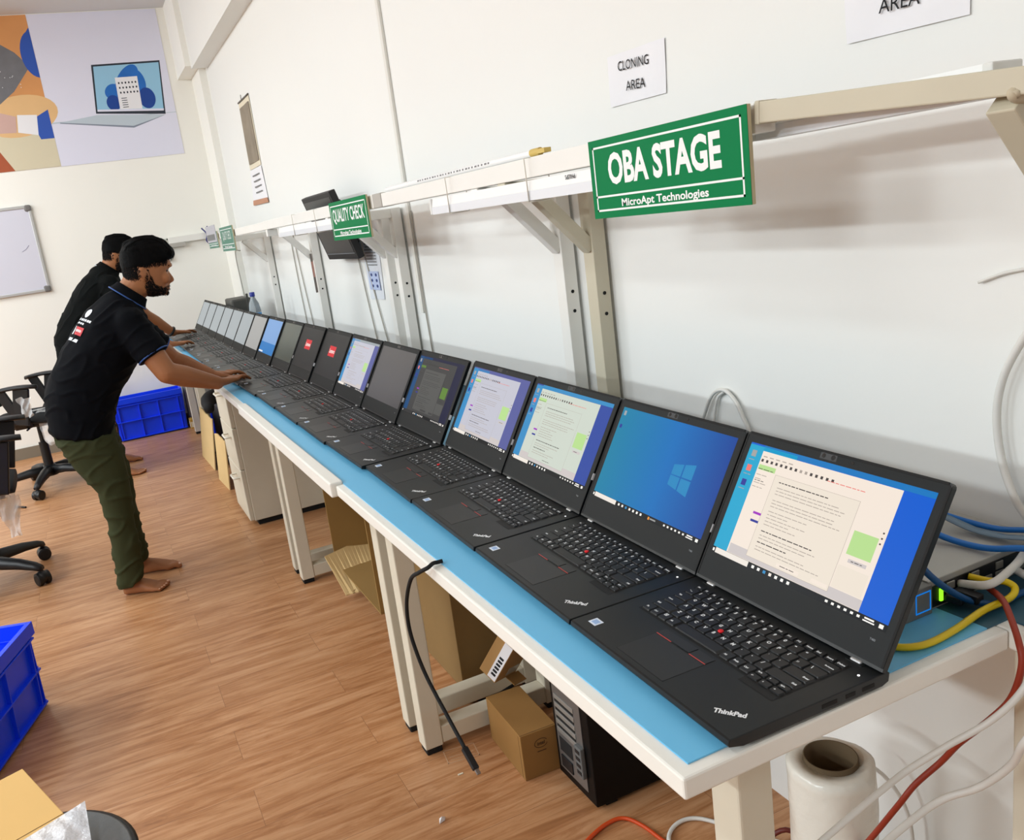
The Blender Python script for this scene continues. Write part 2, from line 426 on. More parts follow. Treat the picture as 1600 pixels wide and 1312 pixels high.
# ledge between the tables and the wall
lg = thing('wall_ledge', 'narrow white ledge between the workbenches and the wall, running on towards the camera', 'shelf', (.60, 2.6, 0))
obj('board', MB().box(.5065, WX - .001, -0.62, 6.02, TZ - .027, TZ, 0, .003), RIM, lg, True)
for yy in (-.052, 2.60, 5.2):
    obj('leg', MB().box(.5085, .556, yy, yy + .048, 0, TZ - .0275, 0, .003), CREAM, lg, True)
obj('clamp_slot', MB().box(.5495, .5505, -.0535, -.0520, .40, .425).box(.516, .530, -.0532, -.0520, .36, .42), RUBBER, lg, True)
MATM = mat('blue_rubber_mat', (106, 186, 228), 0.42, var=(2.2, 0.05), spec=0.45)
b = MB()
b.add([(x, y, TZ + z) for z in (.0002, .0022) for x, y in ((.019, .0165), (.488, .0165), (.488, 6.015), (.017, 6.015), (.017, 2.645), (.0215, 2.640), (.0215, 1.322), (.019, 1.318))],
      [tuple(range(8))[::-1], tuple(range(8, 16))] + [(i, (i + 1) % 8, 8 + (i + 1) % 8, 8 + i) for i in range(8)])
single('bench_mat', b, MATM, 'long blue rubber mat covering the workbenches under the row of laptops', 'mat')
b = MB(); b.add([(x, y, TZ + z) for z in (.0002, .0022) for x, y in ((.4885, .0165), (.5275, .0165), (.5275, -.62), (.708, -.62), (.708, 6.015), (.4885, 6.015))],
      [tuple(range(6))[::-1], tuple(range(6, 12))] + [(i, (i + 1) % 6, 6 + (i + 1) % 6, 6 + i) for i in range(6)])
single('ledge_mat', b, mat('mat_painted_shade', (44, 86, 106), 0.5, var=(2.2, 0.08)), 'mat strip along the wall behind the laptops, its dark teal painted for their shade', 'mat')  # shade behind the laptops put into a darker copy of the mat colour
# pedestal with three drawers
pd = thing('drawer_pedestal', 'cream steel drawer pedestal under the third workbench', 'cabinet', (.25, 3.63, 0))
obj('body', MB().box(.066, .445, 3.425, 3.795, .028, .715, 0, .004), CREAM, pd, True)
obj('plinth', MB().box(.085, .43, 3.44, 3.78, 0, .029), RUBBER, pd, True)
for z0, z1 in ((.505, .712), (.295, .501), (.032, .291)):
    d = obj('drawer', MB().box(.044, .0665, 3.427, 3.793, z0, z1, 0, .004), CREAM, pd, True)
    b = MB(); zc = z1 - .05
    b.tube([(.045, 3.50, zc), (.018, 3.505, zc), (.016, 3.55, zc), (.018, 3.595, zc), (.045, 3.60, zc)], .005, 8)
    obj('handle', b, WHITE, d, True)

# ================================================================ eighteen black laptops side by side
LW, LD, LT = .3366, .2325, .526
LZ = TZ + .0023
CHAS = mat('soft_black_laptop_shell', (9, 13, 15), 0.38, spec=0.45)
DECK = mat('laptop_keyboard_tray', (9, 10, 11), 0.6)
KEYM = mat('laptop_key_plastic', (19, 20, 22), 0.42, spec=0.5)
LEG = mat('key_legend_white', (225, 228, 230), 0.6)
BEZ = mat('matte_black_bezel', (14, 17, 18), 0.5, spec=.25)
REDM = mat('red_rubber_tip', (224, 22, 34), 0.5)
REDL = mat('red_stripe', (176, 66, 62), 0.5)
HINGE = mat('hinge_metal', (206, 208, 210), 0.3, metal=0.7)
PAD = mat('touchpad_surface', (21, 23, 25), 0.36)
STK = mat('sticker_silver_white', (222, 230, 242), 0.35); STKB = mat('sticker_print_blue', (150, 180, 222), 0.4)
LEDW = emis('status_light_white', (255, 255, 255), 1.2)
# ---- geometry in laptop space: x = depth from the front edge, y = width from the user's right, z = up
def U(u): return LW - u
HX, HZ = .2240, .0185           # hinge axis
WUP = Vector((math.sin(LT), 0, math.cos(LT)))
def lidM(y, w, d=0.0):          # x axis to the user's right, y axis up the lid, z axis to the user
    n = Vector((-math.cos(LT), 0, math.sin(LT)))
    o = Vector((HX, y, HZ)) + WUP * w + n * (d + .0040)
    return frame_M(o, (0, -1, 0), WUP)
def base_mesh():
    b = MB()
    prof = [(0.0015, .0075), (0.0, .0105), (0.0015, .0155), (.004, .0165), (LD - .004, .0185), (LD, .0165), (LD - .002, .006), (LD - .012, .0025), (.02, .0025)]
    bm = bmesh.new()
    v0 = [bm.verts.new((x, 0, z)) for x, z in prof]; v1 = [bm.verts.new((x, LW, z)) for x, z in prof]
    n = len(prof)
    bm.faces.new(v0); bm.faces.new(v1[::-1])
    for i in range(n): bm.faces.new((v0[(i + 1) % n], v0[i], v1[i], v1[(i + 1) % n]))
    ed = [e for e in bm.edges if abs(e.verts[0].co.y - e.verts[1].co.y) < 1e-6]
    bmesh.ops.bevel(bm, geom=ed, offset=.0012, segments=2, profile=.5, affect='EDGES')
    bmesh.ops.recalc_face_normals(bm, faces=bm.faces)
    bm.verts.index_update()
    b.add([tuple(v.co) for v in bm.verts], [[v.index for v in f.verts] for f in bm.faces]); bm.free()
    for y in (.02, LW - .06): b.box(.012, .022, y, y + .04, 0, .003); b.box(LD - .03, LD - .02, y, y + .04, 0, .003)
    # ports along the user's right side
    for x, w in ((.13, .022), (.165, .014), (.19, .018)): b.box(x, x + w, -.0004, .002, .007, .012, 1)
    return b.mesh('base', [CHAS, RUBBER])
def deck_z(x): return .0165 + (x - .004) * (.002 / (LD - .008))
UNIT = .01835
KX0, KX1 = .0985, .2060         # front and back of the key field (without arrows)
KU0 = .0305
ROWS = [
 ('f', ['Esc','F1','F2','F3','F4','F5','F6','F7','F8','F9','F10','F11','F12','Home','End','Insert','Delete'], [15/17.]*17),
 ('n', ['` ~','1','2','3','4','5','6','7','8','9','0','-','=','Backspace'], [1]*13+[2]),
 ('q', ['Tab','Q','W','E','R','T','Y','U','I','O','P','[','] }','\\'], [1.5]+[1]*12+[1.5]),
 ('a', ['CapsLk','A','S','D','F','G','H','J','K','L',';','\'','Enter'], [1.75]+[1]*11+[2.25]),
 ('z', ['Shift','Z','X','C','V','B','N','M',',','.','/','Shift'], [2.25]+[1]*10+[2.75]),
 ('b', ['Fn','Ctrl','\u25a3','Alt','','Alt','PrtSc','Ctrl'], [1,1,1,1,5,1,1,1]),
]
def key_list():
    out = []; xf = KX1
    for name, caps, ws in ROWS:
        h = .0125 if name == 'f' else .0186
        u = KU0
        for c, w in zip(caps, ws):
            out.append((c, u + w * UNIT / 2, xf - h / 2, w * UNIT - .0019, h - .0019)); u += w * UNIT
        if name == 'b':
            for c in ('PgUp', '\u2191', 'PgDn'):
                out.append((c, u + UNIT / 2, xf - h * .27, UNIT - .0019, h * .5 - .0012)); u += UNIT
            u -= 3 * UNIT
            for c in ('\u2190', '\u2193', '\u2192'):
                out.append((c, u + UNIT / 2, xf - h * .86, UNIT - .0019, h * .58 - .0012)); u += UNIT
        xf -= h
    return out
KEYS = key_list()
def key_geo(b, k):
    c, u, x, w, h = k
    z = deck_z(x) + .0004
    bm = bmesh.new(); bmesh.ops.create_cube(bm, size=1.0)
    for v in bm.verts:
        top = v.co.z > 0; s = 0.90 if top else 1.0
        v.co = Vector((x + v.co.x * h * s, U(u) + v.co.y * w * s, z + (.0020 if top else 0)))
    e4 = [e for e in bm.edges if abs(e.verts[0].co.z - e.verts[1].co.z) > .001]
    # rounded lower corners like a smile
    bmesh.ops.bevel(bm, geom=e4, offset=.0022, segments=3, profile=.5, affect='EDGES')
    bm.verts.index_update()
    b.add([tuple(v.co) for v in bm.verts], [[v.index for v in f.verts] for f in bm.faces], 0); bm.free()
    if not c: return
    zt = z + .00212
    small = len(c) > 1
    hgt = {1: .0056, 2: .0036, 3: .0032}.get(len(c), .0032)
    if c in ('-', '=', ',', '.', ';', '\'', '`'): hgt = .0018
    if c == '=': hgt = .0022
    if c in '\u2190\u2191\u2192\u2193': hgt = .0028
    if h < .010: hgt = min(hgt, .0030)
    uu = u - w / 2 + (.0032 if len(c) < 3 else .0026) + (.0 if not small else 0)
    al = 'L'
    if c in ('Backspace', 'Enter') or (c == 'Shift' and u > .2): uu = u + w / 2 - .003; al = 'R'
    xx = x + (h / 2 - .0052 if h > .010 else 0)
    if small and h > .010: xx = x - .001
    M = frame_M((xx, U(uu), zt), (0, -1, 0), (1, 0, 0))
    b.text(c, M, h=hgt, bold=.045, m=1, align=al)
KEYME = []
for k in KEYS:
    b = MB(); key_geo(b, k); KEYME.append(b.mesh('key', [KEYM, LEG]))
def tray_mesh(with_keys):
    b = MB(); z = deck_z(KX0)
    b.poly([(x, y, deck_z(x) + .00025) for x, y in ((KX0 - .001, U(KU0 - .002)), (KX0 - .001, U(KU0 + 15 * UNIT + .001)), (KX1 + .001, U(KU0 + 15 * UNIT + .001)), (KX1 + .001, U(KU0 - .002)))][::-1], 2)
    b.poly([(x, y, deck_z(x) + .00025) for x, y in ((KX0 - .0125, U(KU0 + 12 * UNIT)), (KX0 - .0125, U(KU0 + 15 * UNIT + .001)), (KX0 - .001, U(KU0 + 15 * UNIT + .001)), (KX0 - .001, U(KU0 + 12 * UNIT)))][::-1], 2)
    b.f = [f if (Vector(b.v[f[1]]) - Vector(b.v[f[0]])).cross(Vector(b.v[f[2]]) - Vector(b.v[f[0]])).z > 0 else f[::-1] for f in b.f]
    if with_keys:
        for k in KEYS: key_geo(b, k)
    return b.mesh('keyboard', [KEYM, LEG, DECK])
TRAY = tray_mesh(False); TRAYK = tray_mesh(True)
BASE = base_mesh()
def quad_deck(b, x0, x1, u0, u1, h, m=0):
    vs = []
    for x, u in ((x0, u1), (x0, u0), (x1, u0), (x1, u1)): vs.append((x, U(u), deck_z(x)))
    top = [(x, y, z + h) for x, y, z in vs]
    b.add(vs + top, [(4, 5, 6, 7)[::-1], (0, 1, 5, 4), (1, 2, 6, 5), (2, 3, 7, 6), (3, 0, 4, 7)], m)
    if (Vector(top[1]) - Vector(top[0])).cross(Vector(top[2]) - Vector(top[0])).z > 0: b.f[-5] = b.f[-5][::-1]
    return b
PADC = .1530
b = MB(); quad_deck(b, .0118, .0748, PADC - .0507, PADC + .0507, .00015, 1); quad_deck(b, .0125, .0740, PADC - .050, PADC + .050, .0003); TP = b.mesh('touchpad', [PAD, DECK])
b = MB()
for u0, u1 in ((-.050, -.018), (-.0175, .0175), (.018, .050)): quad_deck(b, .0765, .0915, PADC + u0, PADC + u1, .0006 if u0 != -.0175 else .0012)
for u0, u1 in ((-.050, -.0185), (.0185, .050)): quad_deck(b, .0754, .0764, PADC + u0, PADC + u1, .0007, 1)
BTN = b.mesh('click_buttons', [PAD, REDL])
kg = [k for k in KEYS if k[0] in 'GHB' and k[0]]
cxp = sum(k[2] for k in kg if k[0] in 'GH') / 2 - .0065; cup = sum(k[1] for k in kg if k[0] in 'GH') / 2
b = MB(); b.lathe([(.0020, deck_z(cxp)), (.0034, deck_z(cxp) + .0018), (.0040, deck_z(cxp) + .0030), (.0034, deck_z(cxp) + .0040), (.0012, deck_z(cxp) + .0043)], (cxp, U(cup), 0), 14); NUB = b.mesh('pointing_stick', [REDM])
def lid_mesh():
    b = MB(); LL = .2330
    pts = []
    r = .006; L0 = 0.0
    outl = [(0, 0), (0, LL - r)] + [(r - r * math.cos(t), LL - r + r * math.sin(t)) for t in (PI / 6, PI / 3, PI / 2)] + [(LW - r + r * math.sin(t), LL - r + r * math.cos(t)) for t in (0, PI / 6, PI / 3, PI / 2)] + [(LW, 0)]
    M = lidM(LW, 0, 0)
    n = len(outl)
    for (d0, d1, mm, g) in ((-.0075, 0.0, 0, 0),):
        vs = [(u, w, d0) for u, w in outl] + [(u, w, d1) for u, w in outl]
        fs = [tuple(range(n)), tuple(range(n, 2 * n))[::-1]] + [(i, n + i, n + (i + 1) % n, (i + 1) % n) for i in range(n)]
        b.add(vs, fs, 0, False, M)
    # raised rim around the bezel
    for u0, u1, w0, w1 in ((0, .0035, .004, LL - .005), (LW - .0035, LW, .004, LL - .005), (.005, LW - .005, LL - .0035, LL)):
        b.box(u0, u1, w0, w1, 0, .0008, 1, .0003, M, 1)
    b.box(.0030, LW - .0030, .0040, LL - .0030, 0, .0003, 2, 0, M)
    b.text('T480', lidM(U(LW - .026), .030, .0005), h=.0028, bold=.02, m=3)
    me = b.mesh('lid', [CHAS, RUBBER, BEZ, mat('faint_grey_print', (120, 124, 128), 0.5)])
    bm = bmesh.new(); bm.from_mesh(me); bmesh.ops.recalc_face_normals(bm, faces=bm.faces); bm.to_mesh(me); bm.free()
    return me
LID = lid_mesh()
b = MB(); M = lidM(U(LW / 2), .2255, .0004)
for du, r in ((-.020, .0032), (-.004, .0036), (.028, .0022)):
    b.add([(du + r * math.cos(2 * PI * i / 14), r * math.sin(2 * PI * i / 14), 0.0002) for i in range(14)], [tuple(range(14))], 0, False, M)
b.box(-.026, .002, -.0045, .0045, 0, .0001, 1, 0, M)
CAMM = b.mesh('webcam', [mat('lens_black', (4, 4, 6), 0.15), mat('webcam_strip', (26, 27, 30), 0.4)])
b = MB()
b.box(HX - .007, HX + .003, -.008, .008, .0150, .0215, 0, .002)
HNG = b.mesh('hinge', [HINGE])
b = MB(); b.box(HX - .0095, HX + .004, -.0125, .0125, .0150, .0192, 0, .001); HNB = b.mesh('hinge_cover', [BEZ])
b = MB(); a = math.radians(36)
b.text('ThinkPad', frame_M((.0345, U(.2985), deck_z(.034) + .0004), (math.sin(a) * 1, -math.cos(a), 0), (math.cos(a), math.sin(a), 0)), h=.0092, w=.0370, bold=.045, m=0)
BRAND = b.mesh('brand_lettering', [mat('silver_lettering', (232, 234, 236), 0.35, metal=0.1)])
b = MB(); quad_deck(b, .0195, .0345, .0185, .0360, .0003, 0); quad_deck(b, .0225, .0315, .0215, .0330, .0005, 1); STICK = b.mesh('sticker', [STK, STKB])
b = MB(); b.cyl((.1985, U(.3235), deck_z(.19)), (.1985, U(.3235), deck_z(.19) + .0008), .0016, n=12); PWR = b.mesh('power_light', [LEDW])
b = MB(); b.box(.0, .006, .0080, .0087, -.013, 0.0, 0); TAGM = b.mesh('side_label', [PAPER])

# ---- what the displays show
SW, SH = .3094, .1741
SB = .0435
EM = dict(
 desk_l=emis('display_cyan', (22, 164, 206)), desk_r=emis('display_blue', (0, 92, 208)), desk_t=emis('display_top_blue', (14, 118, 190)),
 cream=emis('display_warm_white', (244, 230, 216)), cream2=emis('display_panel_white', (238, 226, 210)), grey=emis('display_window_grey', (206, 198, 196)),
 white=emis('display_white', (250, 246, 240)), line=emis('display_text_grey', (172, 160, 150)), dark=emis('display_text_dark', (70, 62, 60)),
 green=emis('display_green', (184, 222, 144)), purple=emis('display_purple', (160, 40, 190)), navy=emis('display_navy', (40, 50, 150)), bar=emis('display_taskbar', (10, 12, 16)),
 red=emis('display_red_text', (236, 120, 110)), search=emis('display_search_box', (240, 232, 222)),
 w_gw=emis('display_greenish_white', (206, 214, 202)), w_lv=emis('display_lilac_white', (196, 196, 208)), w_dk=emis('display_dim_grey', (62, 62, 62)), dk2=emis('display_dim_panel', (84, 84, 82)),
 dkln=emis('display_dim_text', (48, 48, 48)), dgreen=emis('display_dim_green', (92, 130, 48)), nv=emis('display_dim_navy', (16, 20, 56)), dbl=emis('display_dim_blue', (6, 70, 120)),
 dl2=emis('display_sky_blue', (50, 140, 196)), dr2=emis('display_royal_blue', (44, 72, 160)), dr3=emis('display_violet_blue', (86, 92, 156)),
 pane=emis('display_logo_pane', (30, 134, 190)), orange=emis('display_orange', (232, 150, 60)),
 red2=emis('display_logo_red', (214, 34, 44)), pale=emis('display_pale_grey_blue', (158, 166, 170)), pale2=emis('display_pale_grey', (162, 162, 160)),
 lblue=emis('display_light_blue', (120, 162, 214)), mblue=emis('display_mid_blue', (20, 118, 190)))
OFFG = mat('switched_off_panel', (58, 56, 58), 0.28, spec=0.7)
OFFK = mat('black_panel', (8, 11, 15), 0.35, spec=0.22)
def wall_grad():
    m = emis('display_desktop_gradient', (0, 100, 190)); nt = m.node_tree; p = nt.nodes['Principled BSDF']
    tc = nt.nodes.new('ShaderNodeTexCoord'); sx = nt.nodes.new('ShaderNodeSeparateXYZ'); nt.links.new(tc.outputs['Object'], sx.inputs[0])
    mr = nt.nodes.new('ShaderNodeMapRange'); mr.inputs[1].default_value = .325; mr.inputs[2].default_value = .012; nt.links.new(sx.outputs['Y'], mr.inputs[0])
    cr = nt.nodes.new('ShaderNodeValToRGB'); e = cr.color_ramp.elements
    e[0].position = 0; e[0].color = rgb(8, 128, 164); e[1].position = 1; e[1].color = rgb(0, 62, 150); e.new(.55).color = rgb(0, 110, 186)
    nt.links.new(mr.outputs[0], cr.inputs[0]); nt.links.new(cr.outputs[0], p.inputs['Emission Color'])
    return m
EM['grad'] = wall_grad()
class Scr:
    def __init__(self):
        self.b = MB(); self.mats = []; self.M = lidM(U(.0136), SB, .0004)
    def mi(self, m):
        if m not in self.mats: self.mats.append(m)
        return self.mats.index(m)
    def r(self, s0, t0, s1, t1, m, d):
        m = EM[m] if isinstance(m, str) else m
        self.b.poly([(s * SW, t * SH, d * .00006) for s, t in ((s0, t0), (s1, t0), (s1, t1), (s0, t1))], self.mi(m), self.M)
    def p(self, pts, m, d):
        m = EM[m] if isinstance(m, str) else m
        self.b.poly([(s * SW, t * SH, d * .00006) for s, t in pts], self.mi(m), self.M)
    def lines(self, s0, t, n, dt, wmin, wmax, m, d, th=.0055):
        for i in range(n):
            w = R_.uniform(wmin, wmax); s = s0
            while s < s0 + w - .01:
                q = min(R_.uniform(.012, .04), s0 + w - s)
                self.r(s, t - i * dt, s + q, t - i * dt + th, m, d); s += q + .005
    def txt(self, s, t, st, h, m, d, bold=.0, w=None):
        m = EM[m] if isinstance(m, str) else m
        self.b.text(st, self.M @ Matrix.Translation((s * SW, t * SH, d * .00006)), h=h * SH, w=w, bold=bold, m=self.mi(m))
    def done(self): return self.b.mesh('screen', self.mats)
def taskbar(s, search='search', icons=True, tb='bar'):
    s.r(0, 0, 1, .052, tb, 2)
    s.r(.022, .004, .245, .050, search, 3)
    s.r(.003, .012, .015, .038, 'white', 3)
    if icons:
        for i, m in enumerate(('white', 'white', 'dl2', 'search', 'white', 'white', 'white')): s.r(.27 + i * .036, .014, .286 + i * .036, .038, m, 3)
        for i in range(6): s.r(.70 + i * .032, .018, .714 + i * .032, .036, 'white', 3)
        s.r(.895, .03, .94, .042, 'white', 3); s.r(.89, .012, .945, .022, 'white', 3); s.r(.965, .012, .985, .04, 'white', 3)
def app(bg='cream', panel='cream2', ln='line', dk='dark', l='desk_l', r='desk_r', top='desk_t', gr='green', title=True, search='search', low='grey'):
    s = Scr()
    s.r(0, .05, 1, 1, r, 0); s.r(0, .05, .30, .985, l, 1); s.r(.09, .955, 1, 1, top, 1)
    for i in range(3):
        s.r(.025, .885 - i * .13, .055, .94 - i * .13, ('pale2', 'red', 'navy')[i], 2); s.lines(.018, .855 - i * .13, 1, .02, .045, .05, ln, 2)
    s.r(.092, .052, .862, .952, bg, 3)
    for i in range(5): s.r(.105 + i * .04, .905, .13 + i * .04, .913, ln, 4)
    for i in range(15): s.r(.10 + i * .03, .862, .114 + i * .03, .886, dk if i not in (8, 9) else ln, 4)
    s.lines(.50, .862, 1, .02, .2, .22, 'red', 4, .006)
    s.r(.098, .795, .205, .838, gr, 4); s.lines(.10, .80, 1, .02, .09, .1, dk, 5); s.lines(.10, .75, 4, .035, .05, .085, ln, 4)
    s.lines(.10, .70, 1, .02, .06, .08, dk, 4)
    s.r(.165, .432, .222, .452, 'purple', 5); s.r(.165, .365, .222, .385, 'navy', 5)
    s.r(.10, .055, .862, .135, low, 4)
    s.r(.215, .09, .695, .79, panel, 6)
    for a in ((.215, .09, .2165, .79), (.6935, .09, .695, .79), (.215, .788, .695, .79), (.215, .09, .695, .092)): s.r(*a, ln, 7)
    s.lines(.25, .735, 1, .03, .28, .3, dk, 7, .008)
    s.lines(.25, .690, 3, .026, .36, .42, ln, 7); s.lines(.25, .585, 3, .026, .34, .42, ln, 7)
    s.lines(.25, .49, 5, .028, .12, .24, ln, 7)
    s.lines(.25, .32, 1, .03, .3, .33, dk, 7, .008); s.lines(.25, .285, 2, .026, .2, .36, ln, 7)
    s.lines(.25, .225, 1, .03, .16, .18, dk, 7, .008); s.lines(.25, .19, 2, .026, .2, .4, ln, 7)
    s.r(.40, .105, .53, .135, bg, 7); s.r(.60, .105, .685, .135, bg, 7); s.lines(.42, .117, 1, .02, .09, .1, dk, 8)
    s.r(.715, .40, .835, .58, gr, 5); s.r(.735, .345, .825, .372, low, 5); s.lines(.75, .356, 1, .02, .05, .06, dk, 6)
    s.r(.70, .14, .85, .31, panel, 5)
    for t in (.62, .58, .54): s.r(.842, t, .85, t + .012, dk, 5)
    taskbar(s, search)
    return s.done()
def desktop():
    s = Scr(); s.r(0, .05, 1, 1, 'grad', 0)
    # light beam window emblem: four panes in perspective
    q = [(.615, .40), (.785, .345), (.785, .655), (.615, .60)]
    def at(a, c):
        x = q[0][0] + (q[1][0] - q[0][0]) * a; lo = q[0][1] + (q[1][1] - q[0][1]) * a; hi = q[3][1] + (q[2][1] - q[3][1]) * a
        return (x, lo + (hi - lo) * c)
    for a0, a1 in ((0, .46), (.52, 1)):
        for c0, c1 in ((0, .475), (.525, 1)): s.p([at(a0, c0), at(a1, c0), at(a1, c1), at(a0, c1)], 'pane', 1)
    s.r(.02, .915, .042, .965, 'pale', 1); s.r(.02, .775, .042, .815, 'navy', 1)
    taskbar(s); s.r(.56, .012, .575, .04, 'orange', 4); s.r(.58, .02, .63, .034, 'pale2', 4)
    return s.done()
def logo_screen():
    s = Scr(); s.r(0, 0, 1, 1, OFFK, 0); s.r(.34, .47, .62, .71, 'red2', 1); s.txt(.48, .595, 'Lenovo', .10, 'white', 2, .02)
    return s.done()
def off_screen(m): s = Scr(); s.r(0, 0, 1, 1, m, 0); return s.done()
def two_tone(a, c, split=.32):
    s = Scr(); s.r(0, 0, 1, 1, a, 0); s.r(0, 0, 1, split, c, 1); s.r(.02, .02, .3, .06, 'white', 2); return s.done()
GREENISH = mat('panel_mirroring_room', (70, 80, 72), 0.25, spec=0.7)
SCREENS = [
 (app(), 'nearest open black laptop at the bench corner, beige window on its blue desktop'),
 (desktop(), 'open black laptop with a plain blue desktop and four-pane emblem, second from the near end'),
 (app('w_gw', 'w_gw', 'line', 'dark', 'dl2', 'dr2', 'dl2'), 'open black laptop with a greenish white window, third from the near end'),
 (app('w_lv', 'w_lv', 'line', 'dark', 'dl2', 'dr3', 'dr3'), 'open black laptop with a lilac white window, fourth from the near end'),
 (app('w_dk', 'dk2', 'dkln', 'dkln', 'dbl', 'nv', 'nv', 'dgreen', search='dkln', low='w_dk'), 'open black laptop with a dim dark grey window, fifth from the near end'),
 (off_screen(OFFG), 'open black laptop with a blank dark grey screen, sixth from the near end'),
 (app('w_lv', 'w_lv', 'line', 'line', 'dl2', 'dr3', 'pale'), 'open black laptop with a pale window, right beyond the blank dark grey screen'),
 (logo_screen(), 'open black laptop with a red logo box on a black screen, the nearer of two'),
 (logo_screen(), 'open black laptop with a red logo box on a black screen, the farther of two'),
 (off_screen(GREENISH), 'open black laptop with a dark grey-green blank screen just beyond the red logo screens'),
 (two_tone('lblue', 'mblue'), 'open black laptop with a two-tone blue screen, just beyond the man\'s hands'),
 (off_screen(EM['pale2']), 'open black laptop with a pale grey screen next to the two-tone blue one'),
 (off_screen(EM['pale']), 'open black laptop with a pale screen, sixth from the far end of the bench'),
 (off_screen(EM['pale']), 'open black laptop with a pale screen, fifth from the far end of the bench'),
 (off_screen(EM['pale']), 'open black laptop with a pale screen, fourth from the far end of the bench'),
 (off_screen(EM['pale']), 'open black laptop with a pale screen, third from the far end of the bench'),
 (off_screen(EM['pale']), 'open black laptop with a pale screen, second from the far end of the bench'),
 (off_screen(EM['pale']), 'open black laptop with a pale screen, last at the far end of the bench'),
]
SPOT = [(.063, .003, .026), (.071, .342, .028), (.079, .683, .028), (.086, 1.021, .022), (.084, 1.364, -.004), (.077, 1.702, .010), (.077, 2.041, .006), (.076, 2.382, .004),
        (.071, 2.722, -.012), (.064, 3.062, -.012), (.054, 3.402, -.01), (.046, 3.743, -.006)] + [(.042, 3.743 + .3405 * i, 0.0) for i in range(1, 7)]
def laptop(i):
    x, y, yaw = SPOT[i]; me, label = SCREENS[i]
    t = thing('laptop', label, 'laptop', (x, y, LZ), -yaw, 'black laptops lined up along the bench')
    obj('base', BASE, None, t)
    kb = obj('keyboard', TRAY if i < 7 else TRAYK, None, t)
    if i < 7:
        for k in KEYME: obj('key', k, None, kb)
    obj('touchpad', TP, None, t); obj('click_buttons', BTN, None, t); obj('pointing_stick', NUB, None, t, label='red pointing stick')
    ld = obj('lid', LID, None, t)
    obj('screen', me, None, ld); obj('webcam', CAMM, None, ld)
    if 0 < i < 10: o = obj('side_label', TAGM, None, ld); o.location = Vector((HX - .006, -.0086, HZ)) + WUP * .085; o.rotation_euler = (0, LT, 0)
    for yy in (.036, LW - .036):
        h = obj('hinge', HNB, None, t); h.location = (0, yy, 0)
        g = obj('hinge_pin', HNG, None, h)
    obj('brand_lettering', BRAND, None, t, label='silver white lettering'); obj('sticker', STICK, None, t, label='small pale sticker'); obj('power_light', PWR, None, t)
    return t
for i in range(18): laptop(i)

# ================================================================ light rail over the bench: frames, beams, battens, signs
RAILM = mat('rail_white_paint', (236, 234, 228), 0.45, var=(5, 0.04)); RAILB = mat('rail_beige_paint', (200, 192, 170), 0.5, var=(9, 0.08))
ZL = TZ + .0024
def support(y, label, m):
    t = thing('support_frame', label, 'frame', (.68, y, ZL), 0, 'upright frames carrying the light rail')
    obj('post', MB().box(.662, .700, y - .022, y + .022, ZL, 1.4005, 0, .002), m, t, True)
    if y > .1:
        obj('arm', MB().box(.452, .6625, y - .018, y + .018, 1.366, 1.4005, 0, .002), m, t, True)
        b = MB(); b.beam((.668, y, 1.225), (.535, y, 1.368), .030, .030, 0, .002); obj('brace', b, m, t, True)
        for z in (1.115, 1.065):
            b = MB(); b.cyl((.682, y - .0215, z), (.682, y - .0232, z), .0045, n=12); obj('bolt_hole', b, RUBBER, t, True)
    else:
        b = MB(); b.beam((.690, y + .028, 1.175), (.504, y + .028, 1.386), .034, .030, 0, .002); obj('brace', b, m, t, True)
        b = MB(); b.ellipsoid((.506, y + .012, 1.392), .022, .010, .012, 0, 14, 8); b.tube([(.488, y + .008, 1.390), (.505, y + .006, 1.398), (.53, y + .010, 1.388)], .005, 7, 0, 4); obj('weld_bead', b, mat('weld_beige', (186, 174, 150), .6, var=(60, .3)), t, True)
    return t
for y, l, m in ((-.02, 'beige upright frame nearest the camera, its brace cut by the right picture edge', RAILB), (1.125, 'upright frame just left of the large green sign, the nearer of its pair', RAILB),
             (1.270, 'upright frame just left of the large green sign, the farther of its pair', RAILM), (2.475, 'upright frame right behind the middle green sign, the nearer of its pair', RAILM),
             (2.605, 'upright frame right behind the middle green sign, the farther of its pair', RAILM), (3.745, 'upright frame left of the black wall monitor', RAILM), (4.90, 'farthest upright frame, beside the small green sign', RAILM)):
    support(y, l, m)
b = MB(); b.box(.452, .490, .330, 1.972, 1.4012, 1.442, 0, .002)
single('rail_beam', b, RAILM, 'white square beam behind the large green sign, running left along the wall', 'beam', 'beams of the light rail')
b = MB(); b.box(.452, .490, 1.985, 3.79, 1.4012, 1.444, 0, .002); b.box(.449, .493, 1.94, 2.02, 1.4005, 1.4445, 1, .002)
single('rail_beam', b, [RAILM, mat('grey_joint_plate', (176, 172, 164), 0.5)], 'white square beam behind the middle green sign', 'beam', 'beams of the light rail')
b = MB(); b.box(.464, .490, 3.80, 5.90, 1.4012, 1.442, 0, .002)
single('rail_beam', b, RAILM, 'farthest white square beam, running up to the small green sign', 'beam', 'beams of the light rail')
b = MB(); b.beam((.466, .322, 1.428), (.540, -.30, 1.383), .034, .029, 0, .002); b.beam((.4665, .318, 1.4277), (.466, .327, 1.4283), .037, .032, 0, .002)
single('rail_beam', b, RAILB, 'scuffed beige beam at top right, sloping from the large green sign', 'beam', 'beams of the light rail')
